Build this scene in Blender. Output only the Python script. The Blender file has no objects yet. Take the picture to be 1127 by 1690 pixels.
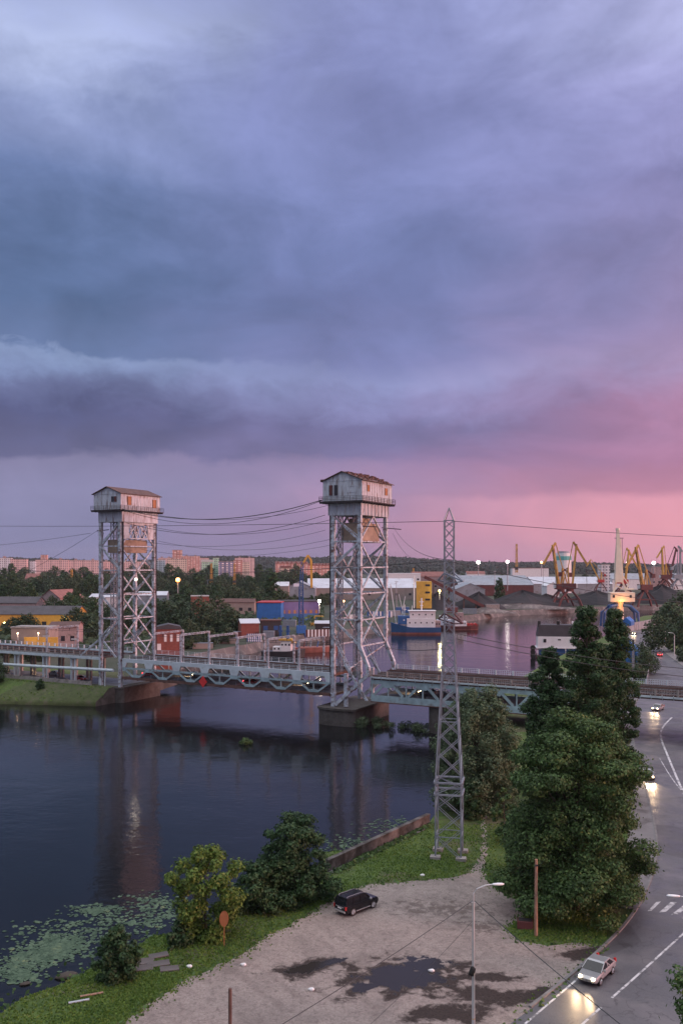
import bpy, bmesh, math, random
import numpy as np
from mathutils import Vector, Matrix
from mathutils.geometry import tessellate_polygon
S = bpy.context.scene
COL = S.collection
R = math.radians
rnd = random.Random(7)
# ------------------------------------------------------------------ camera
F, CX, HY, W0, H0, CH = 1460.0, 563.5, 928.0, 1127.0, 1690.0, 35.0
cd = bpy.data.cameras.new('camera'); cam = bpy.data.objects.new('camera', cd); COL.objects.link(cam)
cd.sensor_fit = 'VERTICAL'; cd.sensor_height = 24.0; cd.sensor_width = 24.0*W0/H0
cd.lens = 24.0*F/H0; cd.shift_y = (HY-H0/2)/H0; cd.clip_start = 0.5; cd.clip_end = 30000
cam.location = (0, 0, CH); cam.rotation_euler = (R(90), 0, 0)
S.camera = cam
def L(px, py, z=0.0):                      # a point of the photograph brought down to the level z
    d = F*(CH-z)/(py-HY); return Vector(((px-CX)/F*d, d, z))
def Q(px, py, d):                          # a point of the photograph at the distance d
    return Vector(((px-CX)/F*d, d, CH-(py-HY)/F*d))
# ------------------------------------------------------------------ world, sun
S.view_settings.view_transform = 'Standard'; S.view_settings.look = 'None'
S.view_settings.exposure = 0.0; S.view_settings.gamma = 1.0
SUN_AZ, SUN_EL = 108.0, 7.0
def lin(c):
    return tuple((x/255/12.92 if x/255 <= .04045 else ((x/255+.055)/1.055)**2.4) for x in c)
world = bpy.data.worlds.new("World"); S.world = world; world.use_nodes = True
wt = world.node_tree; wt.nodes.clear()
def N(t, typ, **k):
    n = t.nodes.new(typ)
    for a, b in k.items(): setattr(n, a, b)
    return n
def math_n(t, op, a, b=None, c=None, clamp=False):
    n = N(t, 'ShaderNodeMath', operation=op, use_clamp=clamp)
    for i, x in enumerate((a, b, c)):
        if x is None: continue
        if isinstance(x, (int, float)): n.inputs[i].default_value = x
        else: t.links.new(x, n.inputs[i])
    return n.outputs[0]
def ramp(t, fac, stops, interp='LINEAR'):
    n = N(t, 'ShaderNodeValToRGB'); cr = n.color_ramp; cr.interpolation = interp
    while len(cr.elements) < len(stops): cr.elements.new(0.5)
    for e, (p, c) in zip(cr.elements, stops):
        e.position = p; e.color = (*c, 1)
    t.links.new(fac, n.inputs[0]); return n.outputs[0]
def mixc(t, fac, a, b, bt='MIX'):
    n = N(t, 'ShaderNodeMix', data_type='RGBA', blend_type=bt)
    if isinstance(fac, (int, float)): n.inputs[0].default_value = fac
    else: t.links.new(fac, n.inputs[0])
    for i, x in ((6, a), (7, b)):
        if isinstance(x, tuple): n.inputs[i].default_value = (*x, 1) if len(x) == 3 else x
        else: t.links.new(x, n.inputs[i])
    return n.outputs[2]
def noise(t, vec, sc, det=5, rough=.55, dist=0.0):
    n = N(t, 'ShaderNodeTexNoise'); n.inputs['Scale'].default_value = sc
    n.inputs['Detail'].default_value = det; n.inputs['Roughness'].default_value = rough
    n.inputs['Distortion'].default_value = dist
    if vec is not None: t.links.new(vec, n.inputs['Vector'])
    return n.outputs['Fac']
tc = N(wt, 'ShaderNodeTexCoord'); sep = N(wt, 'ShaderNodeSeparateXYZ')
wt.links.new(tc.outputs['Generated'], sep.inputs[0])
az = math_n(wt, 'MULTIPLY', math_n(wt, 'ARCTAN2', sep.outputs[0], sep.outputs[1]), 57.2958)
el = math_n(wt, 'MULTIPLY', math_n(wt, 'ARCSINE', sep.outputs[2]), 57.2958)
def wmap(sx, sy, sz):
    m = N(wt, 'ShaderNodeMapping'); m.inputs['Scale'].default_value = (sx, sy, sz)
    wt.links.new(tc.outputs['Generated'], m.inputs[0]); return m.outputs[0]
nA = noise(wt, wmap(1, 1, 2.6), 3.2, 3, .5, .3)        # long soft folds
nB = noise(wt, wmap(1, 1, 2.0), 9.0, 6, .6, .6)         # billows
nC = noise(wt, wmap(1, 1, 1.5), 34.0, 7, .68, .5)        # ragged edges
nD = noise(wt, wmap(1, 1, 1.9), 5.0, 4, .5, .9)
pos = math_n(wt, 'DIVIDE', el, 45.0)
amp = math_n(wt, 'MULTIPLY', math_n(wt, 'MINIMUM', math_n(wt, 'MULTIPLY', pos, 5.0, clamp=True), 1.0), 1.0)
wA = math_n(wt, 'MULTIPLY', math_n(wt, 'SUBTRACT', nA, .5), .16)
wA = math_n(wt, 'MULTIPLY', wA, math_n(wt, 'MULTIPLY', pos, 2.2, clamp=True))
wB = math_n(wt, 'MULTIPLY', math_n(wt, 'SUBTRACT', nB, .5), .075)
wC = math_n(wt, 'MULTIPLY', math_n(wt, 'SUBTRACT', nC, .5), .030)
warp = math_n(wt, 'MULTIPLY', math_n(wt, 'ADD', math_n(wt, 'ADD', wA, wB), wC), amp)
p = math_n(wt, 'ADD', pos, warp, clamp=True)
def stops(*l): return [(a, lin(c)) for a, c in l]
SKL = ramp(wt, p, stops((0,(122,124,164)),(.05,(128,128,168)),(.10,(134,132,172)),(.140,(128,124,162)),(.152,(98,98,138)),(.20,(86,90,134)),(.235,(102,110,154)),(.262,(122,138,182)),(.284,(128,146,188)),(.293,(98,118,162)),(.35,(84,106,148)),(.42,(88,110,154)),(.5,(104,124,172)),(.58,(132,146,192)),(.65,(172,184,224)),(.7,(150,162,208)),(.8,(140,150,195)),(1,(150,155,195))))
SKC = ramp(wt, p, stops((0,(136,120,158)),(.05,(150,126,164)),(.105,(156,134,172)),(.138,(142,124,164)),(.152,(120,112,156)),(.20,(116,112,158)),(.228,(128,128,176)),(.27,(134,140,188)),(.30,(118,124,174)),(.36,(108,118,168)),(.44,(108,120,170)),(.52,(120,130,182)),(.6,(122,130,182)),(.66,(128,136,188)),(.72,(138,146,198)),(1,(150,155,200))))
SKR = ramp(wt, p, stops((0,(214,144,166)),(.05,(226,150,168)),(.088,(220,148,170)),(.100,(184,124,152)),(.14,(172,120,156)),(.2,(180,128,164)),(.26,(164,136,174)),(.33,(148,130,172)),(.41,(138,128,172)),(.5,(136,132,182)),(.58,(160,158,212)),(.66,(182,184,230)),(.72,(180,182,228)),(1,(175,174,215))))
SKF = ramp(wt, p, stops((0,(255,170,140)),(.12,(255,150,140)),(.3,(235,140,165)),(.5,(190,150,190)),(1,(180,175,215))))
SKB = ramp(wt, p, stops((0,(128,124,150)),(.5,(150,152,180)),(1,(190,192,205))))
def mr(val, a, b):
    n = N(wt, 'ShaderNodeMapRange', interpolation_type='SMOOTHSTEP'); n.inputs[1].default_value = a; n.inputs[2].default_value = b
    wt.links.new(val, n.inputs[0]); return n.outputs[0]
azw = math_n(wt, 'ADD', az, math_n(wt, 'MULTIPLY', math_n(wt, 'SUBTRACT', nD, .5), 14.0))
c = mixc(wt, mr(azw, -19, 3), SKL, SKC)
azr = math_n(wt, 'SUBTRACT', azw, math_n(wt, 'MULTIPLY', mr(p, .09, .22), 7.0))
c = mixc(wt, mr(azr, -4, 21), c, SKR)
c = mixc(wt, mr(az, 22, 60), c, SKF)
c = mixc(wt, mr(az, 120, 170), c, SKB)
c = mixc(wt, mr(az, -60, -120), c, SKB)
br = math_n(wt, 'ADD', math_n(wt, 'MULTIPLY', math_n(wt, 'SUBTRACT', nD, .5), .65), 1.0)
br = math_n(wt, 'ADD', br, math_n(wt, 'MULTIPLY', math_n(wt, 'SUBTRACT', nB, .5), .5))
br = math_n(wt, 'ADD', br, math_n(wt, 'MULTIPLY', math_n(wt, 'SUBTRACT', nC, .5), .12))
br = math_n(wt, 'ADD', math_n(wt, 'MULTIPLY', math_n(wt, 'SUBTRACT', br, 1.0), amp), 1.0)
c = mixc(wt, 1.0, c, br, 'MULTIPLY')
# extra brightness added to the unseen sky overhead, to lift light on the ground
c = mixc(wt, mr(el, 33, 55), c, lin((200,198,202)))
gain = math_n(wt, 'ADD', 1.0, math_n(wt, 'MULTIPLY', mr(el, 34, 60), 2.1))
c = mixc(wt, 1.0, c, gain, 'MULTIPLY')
hs_ = N(wt, 'ShaderNodeHueSaturation'); hs_.inputs['Saturation'].default_value = .95; hs_.inputs['Value'].default_value = 1.04; wt.links.new(c, hs_.inputs['Color']); c = hs_.outputs[0]
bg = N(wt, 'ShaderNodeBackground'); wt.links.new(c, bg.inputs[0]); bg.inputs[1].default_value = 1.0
sky = N(wt, 'ShaderNodeTexSky', sky_type='NISHITA'); sky.sun_disc = False
sky.sun_elevation = R(SUN_EL); sky.sun_rotation = R(SUN_AZ)
bg2 = N(wt, 'ShaderNodeBackground'); wt.links.new(sky.outputs[0], bg2.inputs[0]); bg2.inputs[1].default_value = 0.004
add = N(wt, 'ShaderNodeAddShader'); out = N(wt, 'ShaderNodeOutputWorld')
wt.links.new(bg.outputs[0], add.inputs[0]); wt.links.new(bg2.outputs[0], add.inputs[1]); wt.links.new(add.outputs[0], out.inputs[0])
sl = bpy.data.lights.new('sun', 'SUN'); sl.energy = 2.9; sl.angle = R(14); sl.color = (1.0, .48, .42)
so = bpy.data.objects.new('sun', sl); COL.objects.link(so)
sdir = Vector((math.sin(R(SUN_AZ))*math.cos(R(SUN_EL)), math.cos(R(SUN_AZ))*math.cos(R(SUN_EL)), math.sin(R(SUN_EL))))
so.rotation_euler = (-sdir).to_track_quat('-Z', 'Y').to_euler(); so.location = (60, -20, 90)
# ------------------------------------------------------------------ materials
M = {}
def mat(name, col, rough=.7, metal=0.0, var=.25, sc=2.0, col2=None, thr=(.45,.62), bump=0.0, bsc=8.0, emit=None, spec=.5, coord='Object', stretch=None):
    m = bpy.data.materials.new(name); m.use_nodes = True; t = m.node_tree
    b = t.nodes['Principled BSDF']
    b.inputs['Roughness'].default_value = rough; b.inputs['Metallic'].default_value = metal
    b.inputs['Specular IOR Level'].default_value = spec
    co = N(t, 'ShaderNodeTexCoord').outputs[coord]
    if stretch:
        mp = N(t, 'ShaderNodeMapping'); mp.inputs['Scale'].default_value = stretch; t.links.new(co, mp.inputs[0]); co = mp.outputs[0]
    n1 = noise(t, co, sc, 5, .6)
    lo = tuple(x*(1-var) for x in col); hi = tuple(min(1, x*(1+var)) for x in col)
    cc = ramp(t, n1, [(.3, lo), (.7, hi)])
    if col2 is not None:
        n2 = noise(t, co, sc*.7+.13, 6, .65, .4)
        f = ramp(t, n2, [(thr[0], (0,0,0)), (thr[1], (1,1,1))])
        cc = mixc(t, f, cc, col2)
    t.links.new(cc, b.inputs['Base Color'])
    if bump:
        bn = N(t, 'ShaderNodeBump'); bn.inputs['Strength'].default_value = bump; bn.inputs['Distance'].default_value = .1
        t.links.new(noise(t, co, bsc, 6, .7), bn.inputs['Height']); t.links.new(bn.outputs[0], b.inputs['Normal'])
    if emit:
        b.inputs['Emission Color'].default_value = (*emit[0], 1); b.inputs['Emission Strength'].default_value = emit[1]
    M[name] = m; return m
mat('tower_steel', (.47,.53,.60), .6, .1, .35, 1.3, (.15,.085,.07), (.50,.64))
mat('girder_steel', (.30,.42,.46), .55, .1, .25, .6, (.16,.09,.06), (.56,.75))
mat('pale_girder', (.54,.63,.68), .55, .1, .15, .5, (.2,.14,.11), (.6,.8))
mat('rust_steel', (.11,.06,.05), .8, 0, .4, .7)
mat('dark_steel', (.05,.045,.05), .7, .2, .3, 1)
mat('house_panel', (.50,.55,.61), .55, .2, .25, 1.1, (.24,.19,.18), (.52,.66), stretch=(1.5,1.5,.3))
mat('rust_roof', (.10,.055,.05), .85, 0, .4, .8, (.2,.15,.14), (.62,.8))
mat('concrete', (.30,.28,.27), .9, 0, .25, .7, (.12,.11,.1), (.5,.7), .4)
mat('counterweight_concrete', (.34,.27,.21), .9, 0, .2, .5, (.2,.15,.12), (.5,.75), .3)
mat('wall_concrete', (.13,.12,.115), .95, 0, .3, .6, (.04,.035,.03), (.42,.6), .5, 2)
mat('pier_concrete', (.10,.095,.09), .95, 0, .35, .4, (.06,.055,.05), (.40,.6), .5, 2)
mat('galvanised', (.26,.29,.34), .5, .3, .2, 1.5)
mat('lamp_metal', (.5,.52,.55), .45, .3, .1, 1.5)
mat('lamp_glass', (.75,.76,.78), .3, 0, .05, 2)
mat('white_paint', (.72,.73,.75), .5, 0, .08, .5, (.45,.36,.3), (.62,.8))
mat('blue_paint', (.03,.11,.30), .5, 0, .2, .5)
mat('bright_blue', (.03,.14,.42), .55, 0, .15, .4)
mat('purple_cladding', (.13,.10,.26), .6, 0, .15, .3)
mat('red_paint', (.42,.04,.04), .5, 0, .2, .5)
mat('red_brick', (.22,.07,.055), .85, 0, .2, 1.2)
mat('rust_red', (.11,.035,.035), .75, 0, .3, .3)
mat('hull_rust', (.26,.10,.08), .75, 0, .3, .3)
mat('hull_blue', (.03,.10,.24), .45, 0, .15, .3)
mat('hull_black', (.03,.03,.035), .5, 0, .3, .3)
mat('yellow_paint', (.55,.33,.06), .6, 0, .2, .4)
mat('yellow_wall', (.58,.33,.07), .8, 0, .15, .4, (.25,.15,.06), (.56,.7))
mat('crane_yellow', (.50,.29,.07), .65, 0, .3, .3, (.2,.08,.05), (.5,.7))
mat('crane_cream', (.78,.70,.58), .6, 0, .1, .3)
mat('crane_blue', (.03,.09,.26), .5, 0, .2, .3)
mat('window_dark', (.03,.03,.04), .2, 0, .2, 1)
mat('window_amber', (.33,.15,.07), .6, 0, .2, 1)
mat('rubber', (.02,.02,.02), .9, 0, .2, 3)
mat('tile_roof', (.22,.10,.09), .85, 0, .2, .3)
mat('slate_roof', (.06,.06,.07), .8, 0, .25, .3)
mat('metal_roof', (.52,.55,.60), .5, .2, .12, .08, (.30,.27,.27), (.56,.7))
mat('grey_cladding', (.27,.30,.34), .7, 0, .15, .15, (.16,.14,.14), (.54,.7))
mat('pink_wall', (.36,.27,.27), .9, 0, .2, .5, (.17,.14,.13), (.52,.68))
mat('beige_wall', (.28,.24,.22), .9, 0, .15, .3)
mat('coal', (.022,.022,.027), .9, 0, .4, .05, None, (0,1), .6, .4)
mat('asphalt_light', (.17,.165,.17), .9, 0, .15, .3, (.075,.07,.07), (.52,.7), .2, 6)
mat('kerb_stone', (.17,.165,.165), .9, 0, .2, 1.5)
mat('road_paint', (.55,.55,.56), .8, 0, .15, 1.4, (.17,.17,.18), (.49,.60))
mat('car_black', (.010,.011,.016), .22, .3, .1, 1)
mat('chrome', (.55,.57,.6), .25, .7, .05, 2)
mat('glass_dark', (.012,.014,.018), .08, 0, .1, 2)
mat('tail_red', (.45,.02,.02), .3, 0, .1, 2)
mat('plate_white', (.75,.75,.75), .5, 0, .05, 2)
mat('car_silver', (.35,.36,.38), .3, .4, .05, 1)
mat('car_red', (.3,.03,.03), .3, .2, .05, 1)
mat('wood_pole', (.33,.19,.13), .85, 0, .3, 1.5, (.12,.1,.09), (.5,.7), stretch=(3,3,.5))
mat('orange_sign', (.26,.11,.045), .7, 0, .25, 2)
mat('bark', (.07,.055,.045), .95, 0, .3, 2, None, (0,1), .5)
mat('white_blue', (.6,.65,.75), .7, 0, .05, 1)
mat('cable', (.03,.03,.035), .6, 0, .1, 1)
mat('sign_red', (.6,.04,.04), .5, 0, .15, .6)
mat('silo_teal', (.12,.42,.40), .7, 0, .1, .1)
mat('mint_wall', (.40,.62,.45), .9, 0, .1, .1)
mat('quay_stone', (.11,.10,.10), .95, 0, .4, .15, (.24,.22,.21), (.52,.66), .5, 1.2)
def emis(name, col, st):
    return mat(name, (.6,.6,.6), .5, emit=(lin(col), st))
emis('lit_white', (255,245,235), 14); emis('lit_warm', (255,190,120), 6); emis('lit_orange', (255,135,40), 5)
emis('lit_soft', (255,235,215), 5); emis('lit_red', (255,60,70), 5); emis('lit_yellow', (255,215,90), 5); emis('lit_head', (255,225,170), 22)
def facade(name, col, wincol, bw, bh, frac=.5):     # wall with its rows of small window bays
    m = bpy.data.materials.new(name); m.use_nodes = True; t = m.node_tree; b = t.nodes['Principled BSDF']; b.inputs['Roughness'].default_value = .85
    co = N(t, 'ShaderNodeTexCoord').outputs['Object']; s = N(t, 'ShaderNodeSeparateXYZ'); t.links.new(co, s.inputs[0])
    xx = math_n(t, 'ADD', s.outputs[0], s.outputs[1])
    fx = math_n(t, 'FRACT', math_n(t, 'DIVIDE', xx, bw)); fz = math_n(t, 'FRACT', math_n(t, 'DIVIDE', s.outputs[2], bh))
    k = math_n(t, 'MULTIPLY', math_n(t, 'LESS_THAN', fx, frac), math_n(t, 'GREATER_THAN', fz, .48))
    big = math_n(t, 'GREATER_THAN', math_n(t, 'FRACT', math_n(t, 'DIVIDE', xx, bw*5)), .82)
    c0 = mixc(t, big, col, tuple(x*.78 for x in col))
    wn = N(t, 'ShaderNodeTexWhiteNoise', noise_dimensions='2D'); cv = N(t, 'ShaderNodeCombineXYZ')
    t.links.new(math_n(t, 'FLOOR', math_n(t, 'DIVIDE', xx, bw)), cv.inputs[0]); t.links.new(math_n(t, 'FLOOR', math_n(t, 'DIVIDE', s.outputs[2], bh)), cv.inputs[1])
    t.links.new(cv.outputs[0], wn.inputs[0])
    wc = mixc(t, wn.outputs[0], wincol, tuple(x*2.2 for x in wincol))
    t.links.new(mixc(t, k, c0, wc), b.inputs['Base Color']); M[name] = m
facade('flat_pink', (.68,.50,.48), (.12,.09,.11), 3.2, 3.0)
facade('flat_white', (.66,.68,.72), (.12,.13,.16), 3.2, 3.0)
facade('flat_cream', (.66,.56,.48), (.12,.10,.10), 3.0, 3.0)
facade('flat_terracotta', (.48,.24,.21), (.40,.33,.30), 6.0, 3.0, .6)
facade('flat_mint', (.40,.66,.48), (.12,.13,.16), 3.0, 3.0)
facade('flat_blue', (.20,.22,.34), (.45,.40,.40), 6.0, 3.0, .45)
def leafmat(name, dark, light, warm=None):
    m = bpy.data.materials.new(name); m.use_nodes = True; t = m.node_tree; b = t.nodes['Principled BSDF']
    g = N(t, 'ShaderNodeNewGeometry'); co = N(t, 'ShaderNodeTexCoord').outputs['Object']
    f = math_n(t, 'ADD', math_n(t, 'MULTIPLY', g.outputs['Random Per Island'], .55), math_n(t, 'MULTIPLY', noise(t, co, .45, 3), .75)); f = math_n(t, 'SUBTRACT', f, .07)
    st = [(.2, dark), (.85, light)] + ([(1.0, warm)] if warm else [])
    cc = ramp(t, f, st); t.links.new(cc, b.inputs['Base Color']); b.inputs['Roughness'].default_value = .6
    b.inputs['Specular IOR Level'].default_value = .25
    tr = N(t, 'ShaderNodeBsdfTranslucent'); t.links.new(cc, tr.inputs[0]); mx = N(t, 'ShaderNodeMixShader'); mx.inputs[0].default_value = .25
    t.links.new(b.outputs[0], mx.inputs[1]); t.links.new(tr.outputs[0], mx.inputs[2]); t.links.new(mx.outputs[0], t.nodes['Material Output'].inputs[0])
    M[name] = m
leafmat('leaf_dark', (.018,.042,.02), (.06,.12,.045))
leafmat('leaf_mid', (.018,.042,.016), (.105,.185,.06), (.21,.20,.05))
leafmat('leaf_yellow', (.035,.075,.015), (.15,.23,.045), (.24,.20,.05))
leafmat('leaf_willow', (.045,.075,.04), (.14,.20,.11))
leafmat('leaf_far', (.022,.042,.026), (.075,.115,.055))
leafmat('leaf_hill', (.012,.024,.022), (.032,.05,.038))
leafmat('leaf_pale', (.05,.075,.045), (.10,.14,.08))
leafmat('lily_leaf', (.045,.085,.05), (.14,.21,.13), (.24,.26,.12))
leafmat('grass_blade', (.035,.085,.015), (.13,.21,.035), (.20,.19,.06))
# ------------------------------------------------------------------ mesh helpers
class MB:
    def __init__(s): s.v = []; s.f = []; s.m = []; s.cur = 0
    def add(s, vs, fs):
        o = len(s.v); s.v += [tuple(x) for x in vs]; s.f += [tuple(o+i for i in f) for f in fs]; s.m += [s.cur]*len(fs)
    def box(s, x0, x1, y0, y1, z0, z1):
        s.add([(x0,y0,z0),(x1,y0,z0),(x1,y1,z0),(x0,y1,z0),(x0,y0,z1),(x1,y0,z1),(x1,y1,z1),(x0,y1,z1)],
              [(0,3,2,1),(4,5,6,7),(0,1,5,4),(1,2,6,5),(2,3,7,6),(3,0,4,7)])
    def bar(s, p, q, w, h=None, up=(0,0,1)):
        p = Vector(p); q = Vector(q); h = w if h is None else h; d = (q-p)
        if d.length < 1e-6: return
        d.normalize(); u = Vector(up)
        if abs(d.dot(u)) > .97: u = Vector((1,0,0)) if abs(d.x) < .9 else Vector((0,1,0))
        a = d.cross(u).normalized(); b = a.cross(d).normalized(); a = a*(w/2); b = b*(h/2)
        s.add([p-a-b,p+a-b,p+a+b,p-a+b,q-a-b,q+a-b,q+a+b,q-a+b], [(0,3,2,1),(4,5,6,7),(0,1,5,4),(1,2,6,5),(2,3,7,6),(3,0,4,7)])
    def tube(s, pts, rad, n=6, cap=True):
        pts = [Vector(x) for x in pts]; rr = rad if isinstance(rad, (list, tuple)) else [rad]*len(pts)
        vs = []; fs = []
        for i, p in enumerate(pts):
            d = (pts[min(i+1, len(pts)-1)]-pts[max(i-1, 0)]).normalized()
            u = Vector((0,0,1)) if abs(d.z) < .9 else Vector((1,0,0))
            a = d.cross(u).normalized(); b = a.cross(d)
            for k in range(n):
                t = 2*math.pi*k/n; vs.append(p+a*(rr[i]*math.cos(t))+b*(rr[i]*math.sin(t)))
        for i in range(len(pts)-1):
            for k in range(n):
                fs.append((i*n+k, i*n+(k+1) % n, (i+1)*n+(k+1) % n, (i+1)*n+k))
        if cap: fs += [tuple(range(n-1, -1, -1)), tuple((len(pts)-1)*n+k for k in range(n))]
        s.add(vs, fs)
    def prism(s, poly, z0, z1):            # poly of (x, y) counter-clockwise
        n = len(poly); s.add([(x,y,z0) for x, y in poly]+[(x,y,z1) for x, y in poly],
            [tuple(range(n-1,-1,-1)), tuple(range(n,2*n))]+[(i,(i+1) % n,n+(i+1) % n,n+i) for i in range(n)])
    def extr(s, poly, a, b, axis='y'):     # poly in (x, z) pushed along y, or in (y, z) along x
        n = len(poly); g = (lambda p, t: (p[0], t, p[1])) if axis == 'y' else (lambda p, t: (t, p[0], p[1]))
        s.add([g(p, a) for p in poly]+[g(p, b) for p in poly],
            [tuple(range(n)), tuple(range(2*n-1,n-1,-1))]+[(i+n,(i+1) % n+n,(i+1) % n,i) for i in range(n)])
    def loft(s, rings, cap=True):
        n = len(rings[0]); vs = [v for r in rings for v in r]; fs = []
        for i in range(len(rings)-1):
            for k in range(n): fs.append((i*n+k, i*n+(k+1) % n, (i+1)*n+(k+1) % n, (i+1)*n+k))
        if cap: fs += [tuple(range(n-1,-1,-1)), tuple((len(rings)-1)*n+k for k in range(n))]
        s.add(vs, fs)
    def cyl(s, c, r, z0, z1, n=12): s.prism([(c[0]+r*math.cos(2*math.pi*k/n), c[1]+r*math.sin(2*math.pi*k/n)) for k in range(n)], z0, z1)
    def ball(s, c, r, n=10, sz=1.0):
        rings = []
        for i in range(1, n//2+2):
            t = math.pi*i/(n//2+2); rings.append([(c[0]+r*math.sin(t)*math.cos(2*math.pi*k/n), c[1]+r*math.sin(t)*math.sin(2*math.pi*k/n), c[2]-r*sz*math.cos(t)) for k in range(n)])
        s.loft(rings)
    def xf(s, fn): s.v = [tuple(fn(Vector(v))) for v in s.v]; return s
    def lattice(s, p, q, w0, w1, n, leg, web):        # a square lattice mast or boom
        p = Vector(p); q = Vector(q); d = (q-p).normalized(); u = Vector((0,0,1)) if abs(d.z) < .9 else Vector((0,1,0))
        a = d.cross(u).normalized(); b = a.cross(d).normalized()
        def c(t, i):
            w = (w0+(w1-w0)*t)/2; o = p+(q-p)*t; sg = ((-1,-1),(1,-1),(1,1),(-1,1))[i]; return o+a*(w*sg[0])+b*(w*sg[1])
        for i in range(4): s.bar(c(0,i), c(1,i), leg)
        for k in range(n):
            for i in range(4):
                j = (i+1) % 4; t0, t1 = k/n, (k+1)/n
                s.bar(c(t0,i if k % 2 else j), c(t1,j if k % 2 else i), web); s.bar(c(t1,i), c(t1,j), web)
    def build(s, name, mats, parent=None, loc=(0,0,0), smooth=False, bevel=0):
        me = bpy.data.meshes.new(name); me.from_pydata(s.v, [], s.f); 
        for m in (mats if isinstance(mats, (list, tuple)) else [mats]): me.materials.append(M[m] if isinstance(m, str) else m)
        if any(s.m): me.polygons.foreach_set('material_index', s.m)
        me.update()
        bm = bmesh.new(); bm.from_mesh(me); bmesh.ops.recalc_face_normals(bm, faces=bm.faces); bm.to_mesh(me); bm.free()
        if smooth: me.polygons.foreach_set('use_smooth', [True]*len(me.polygons))
        o = bpy.data.objects.new(name, me); COL.objects.link(o); o.location = loc
        if parent: o.parent = parent
        if bevel:
            b = o.modifiers.new('bevel', 'BEVEL'); b.width = bevel; b.segments = 2; b.limit_method = 'ANGLE'
        return o
def tag(o, label=None, cat=None, group=None, kind=None):
    if label: o['label'] = label
    if cat: o['category'] = cat
    if group: o['group'] = group
    if kind: o['kind'] = kind
    return o
def thing(name, label, cat, loc=(0,0,0), rz=0, group=None):
    o = bpy.data.objects.new(name, None); COL.objects.link(o); o.location = loc; o.rotation_euler = (0,0,rz); o.empty_display_size = .5
    return tag(o, label, cat, group)
def one(mb, name, mats, label, cat, loc=(0,0,0), group=None, **k): return tag(mb.build(name, mats, None, loc, **k), label, cat, group)
def kids(o): return [c for c in bpy.data.objects if c.parent == o]
def copy_tree(o, parent=None):
    c = o.copy(); COL.objects.link(c)
    if parent: c.parent = parent
    for ch in kids(o):
        copy_tree(ch, c)
    return c
def struct(mb, name, mats, **k): return tag(mb.build(name, mats, **k), kind='structure')
# ------------------------------------------------------------------ ground and water
def tess(poly):
    return tessellate_polygon([[Vector((p[0],p[1],0)) for p in poly]])
def offset(poly, dist):                     # inward offset of a counter-clockwise polygon by per-vertex distances
    n = len(poly); r = []
    for i in range(n):
        a, b, c = Vector(poly[i-1][:2]), Vector(poly[i][:2]), Vector(poly[(i+1) % n][:2])
        d = ((b-a).normalized()+(c-b).normalized()); d = d.normalized() if d.length > 1e-6 else (c-b).normalized()
        nn = Vector((-d.y, d.x)); r.append(b+nn*dist[i])
    return r
def subd(pts, step, amp, seed=1, closed=False):
    g = random.Random(seed); out = []; n = len(pts)
    for i in range(n if closed else n-1):
        a, b = Vector(pts[i][:2]), Vector(pts[(i+1) % n][:2]); k = max(1, int((b-a).length/step)); nn = (b-a).normalized(); nn = Vector((-nn.y, nn.x))
        for j in range(k): out.append(a.lerp(b, j/k)+nn*(g.uniform(-amp, amp) if j or closed else 0))
    if not closed: out.append(Vector(pts[-1][:2]))
    return out
WZ = -3.0
near_wl = [(-160,1790),(0,1683),(53,1665),(106,1633),(149,1612),(227,1575),(277,1568),(320,1556),(397,1520),(450,1490),(520,1448),(545,1424)]
wall_px = [(545,1424),(706,1350)]
near_pts = [L(x,y,WZ) for x, y in near_wl]
nb1 = subd(near_pts, 1.5, .45, 3)
wl0, wl1 = L(542,1438,0), L(706,1358,0)
rest = [L(722,1326,0), L(740,1270,0), L(752,1225,0), L(768,1195,WZ), L(830,1150,WZ), L(900,1108,WZ), L(940,1085,WZ), L(985,1066,WZ), L(1012,1050,WZ), L(1026,1036,WZ), L(1060,1024,WZ), L(1127,1016,WZ), L(1300,1008,WZ)]
def is_wall(i, n1): return i >= n1
edge = nb1[:-1]+[wl0.xy, wl1.xy]+[p.xy for p in rest]
offs = [3.6]*(len(nb1)-1)+[.15,.15]+[0.6]*len(rest)
far_corner = [Vector((900, 560)), Vector((900, -60)), Vector((-120, -60))]
poly = [Vector(p) for p in edge]+far_corner      # along the water then round behind: orientation fixed below
def area(p): return sum(p[i-1][0]*p[i][1]-p[i][0]*p[i-1][1] for i in range(len(p)))/2
offs += [0,0,0]
if area(poly) < 0: poly.reverse(); offs.reverse()
def land(name, poly, offs, ztop, mats, zbot=-5.0):
    top = offset(poly, offs); n = len(poly); mb = MB()
    # slope reaches the water line at the given outline, then goes on down
    vs = [(p.x,p.y,ztop) for p in top]+[(p[0],p[1],WZ-.05) for p in poly]+[(p[0],p[1],zbot) for p in poly]
    fs = [tuple(t) for t in tess(top)]; mb.add(vs, fs); mb.cur = 1 if len(mats) > 1 else 0
    mb.add([], []); 
    side = [(i,(i+1) % n,n+(i+1) % n,n+i) for i in range(n)]+[(n+i,n+(i+1) % n,2*n+(i+1) % n,2*n+i) for i in range(n)]
    mb.f += side; mb.m += [mb.cur]*len(side)
    return struct(mb, name, mats)
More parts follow.
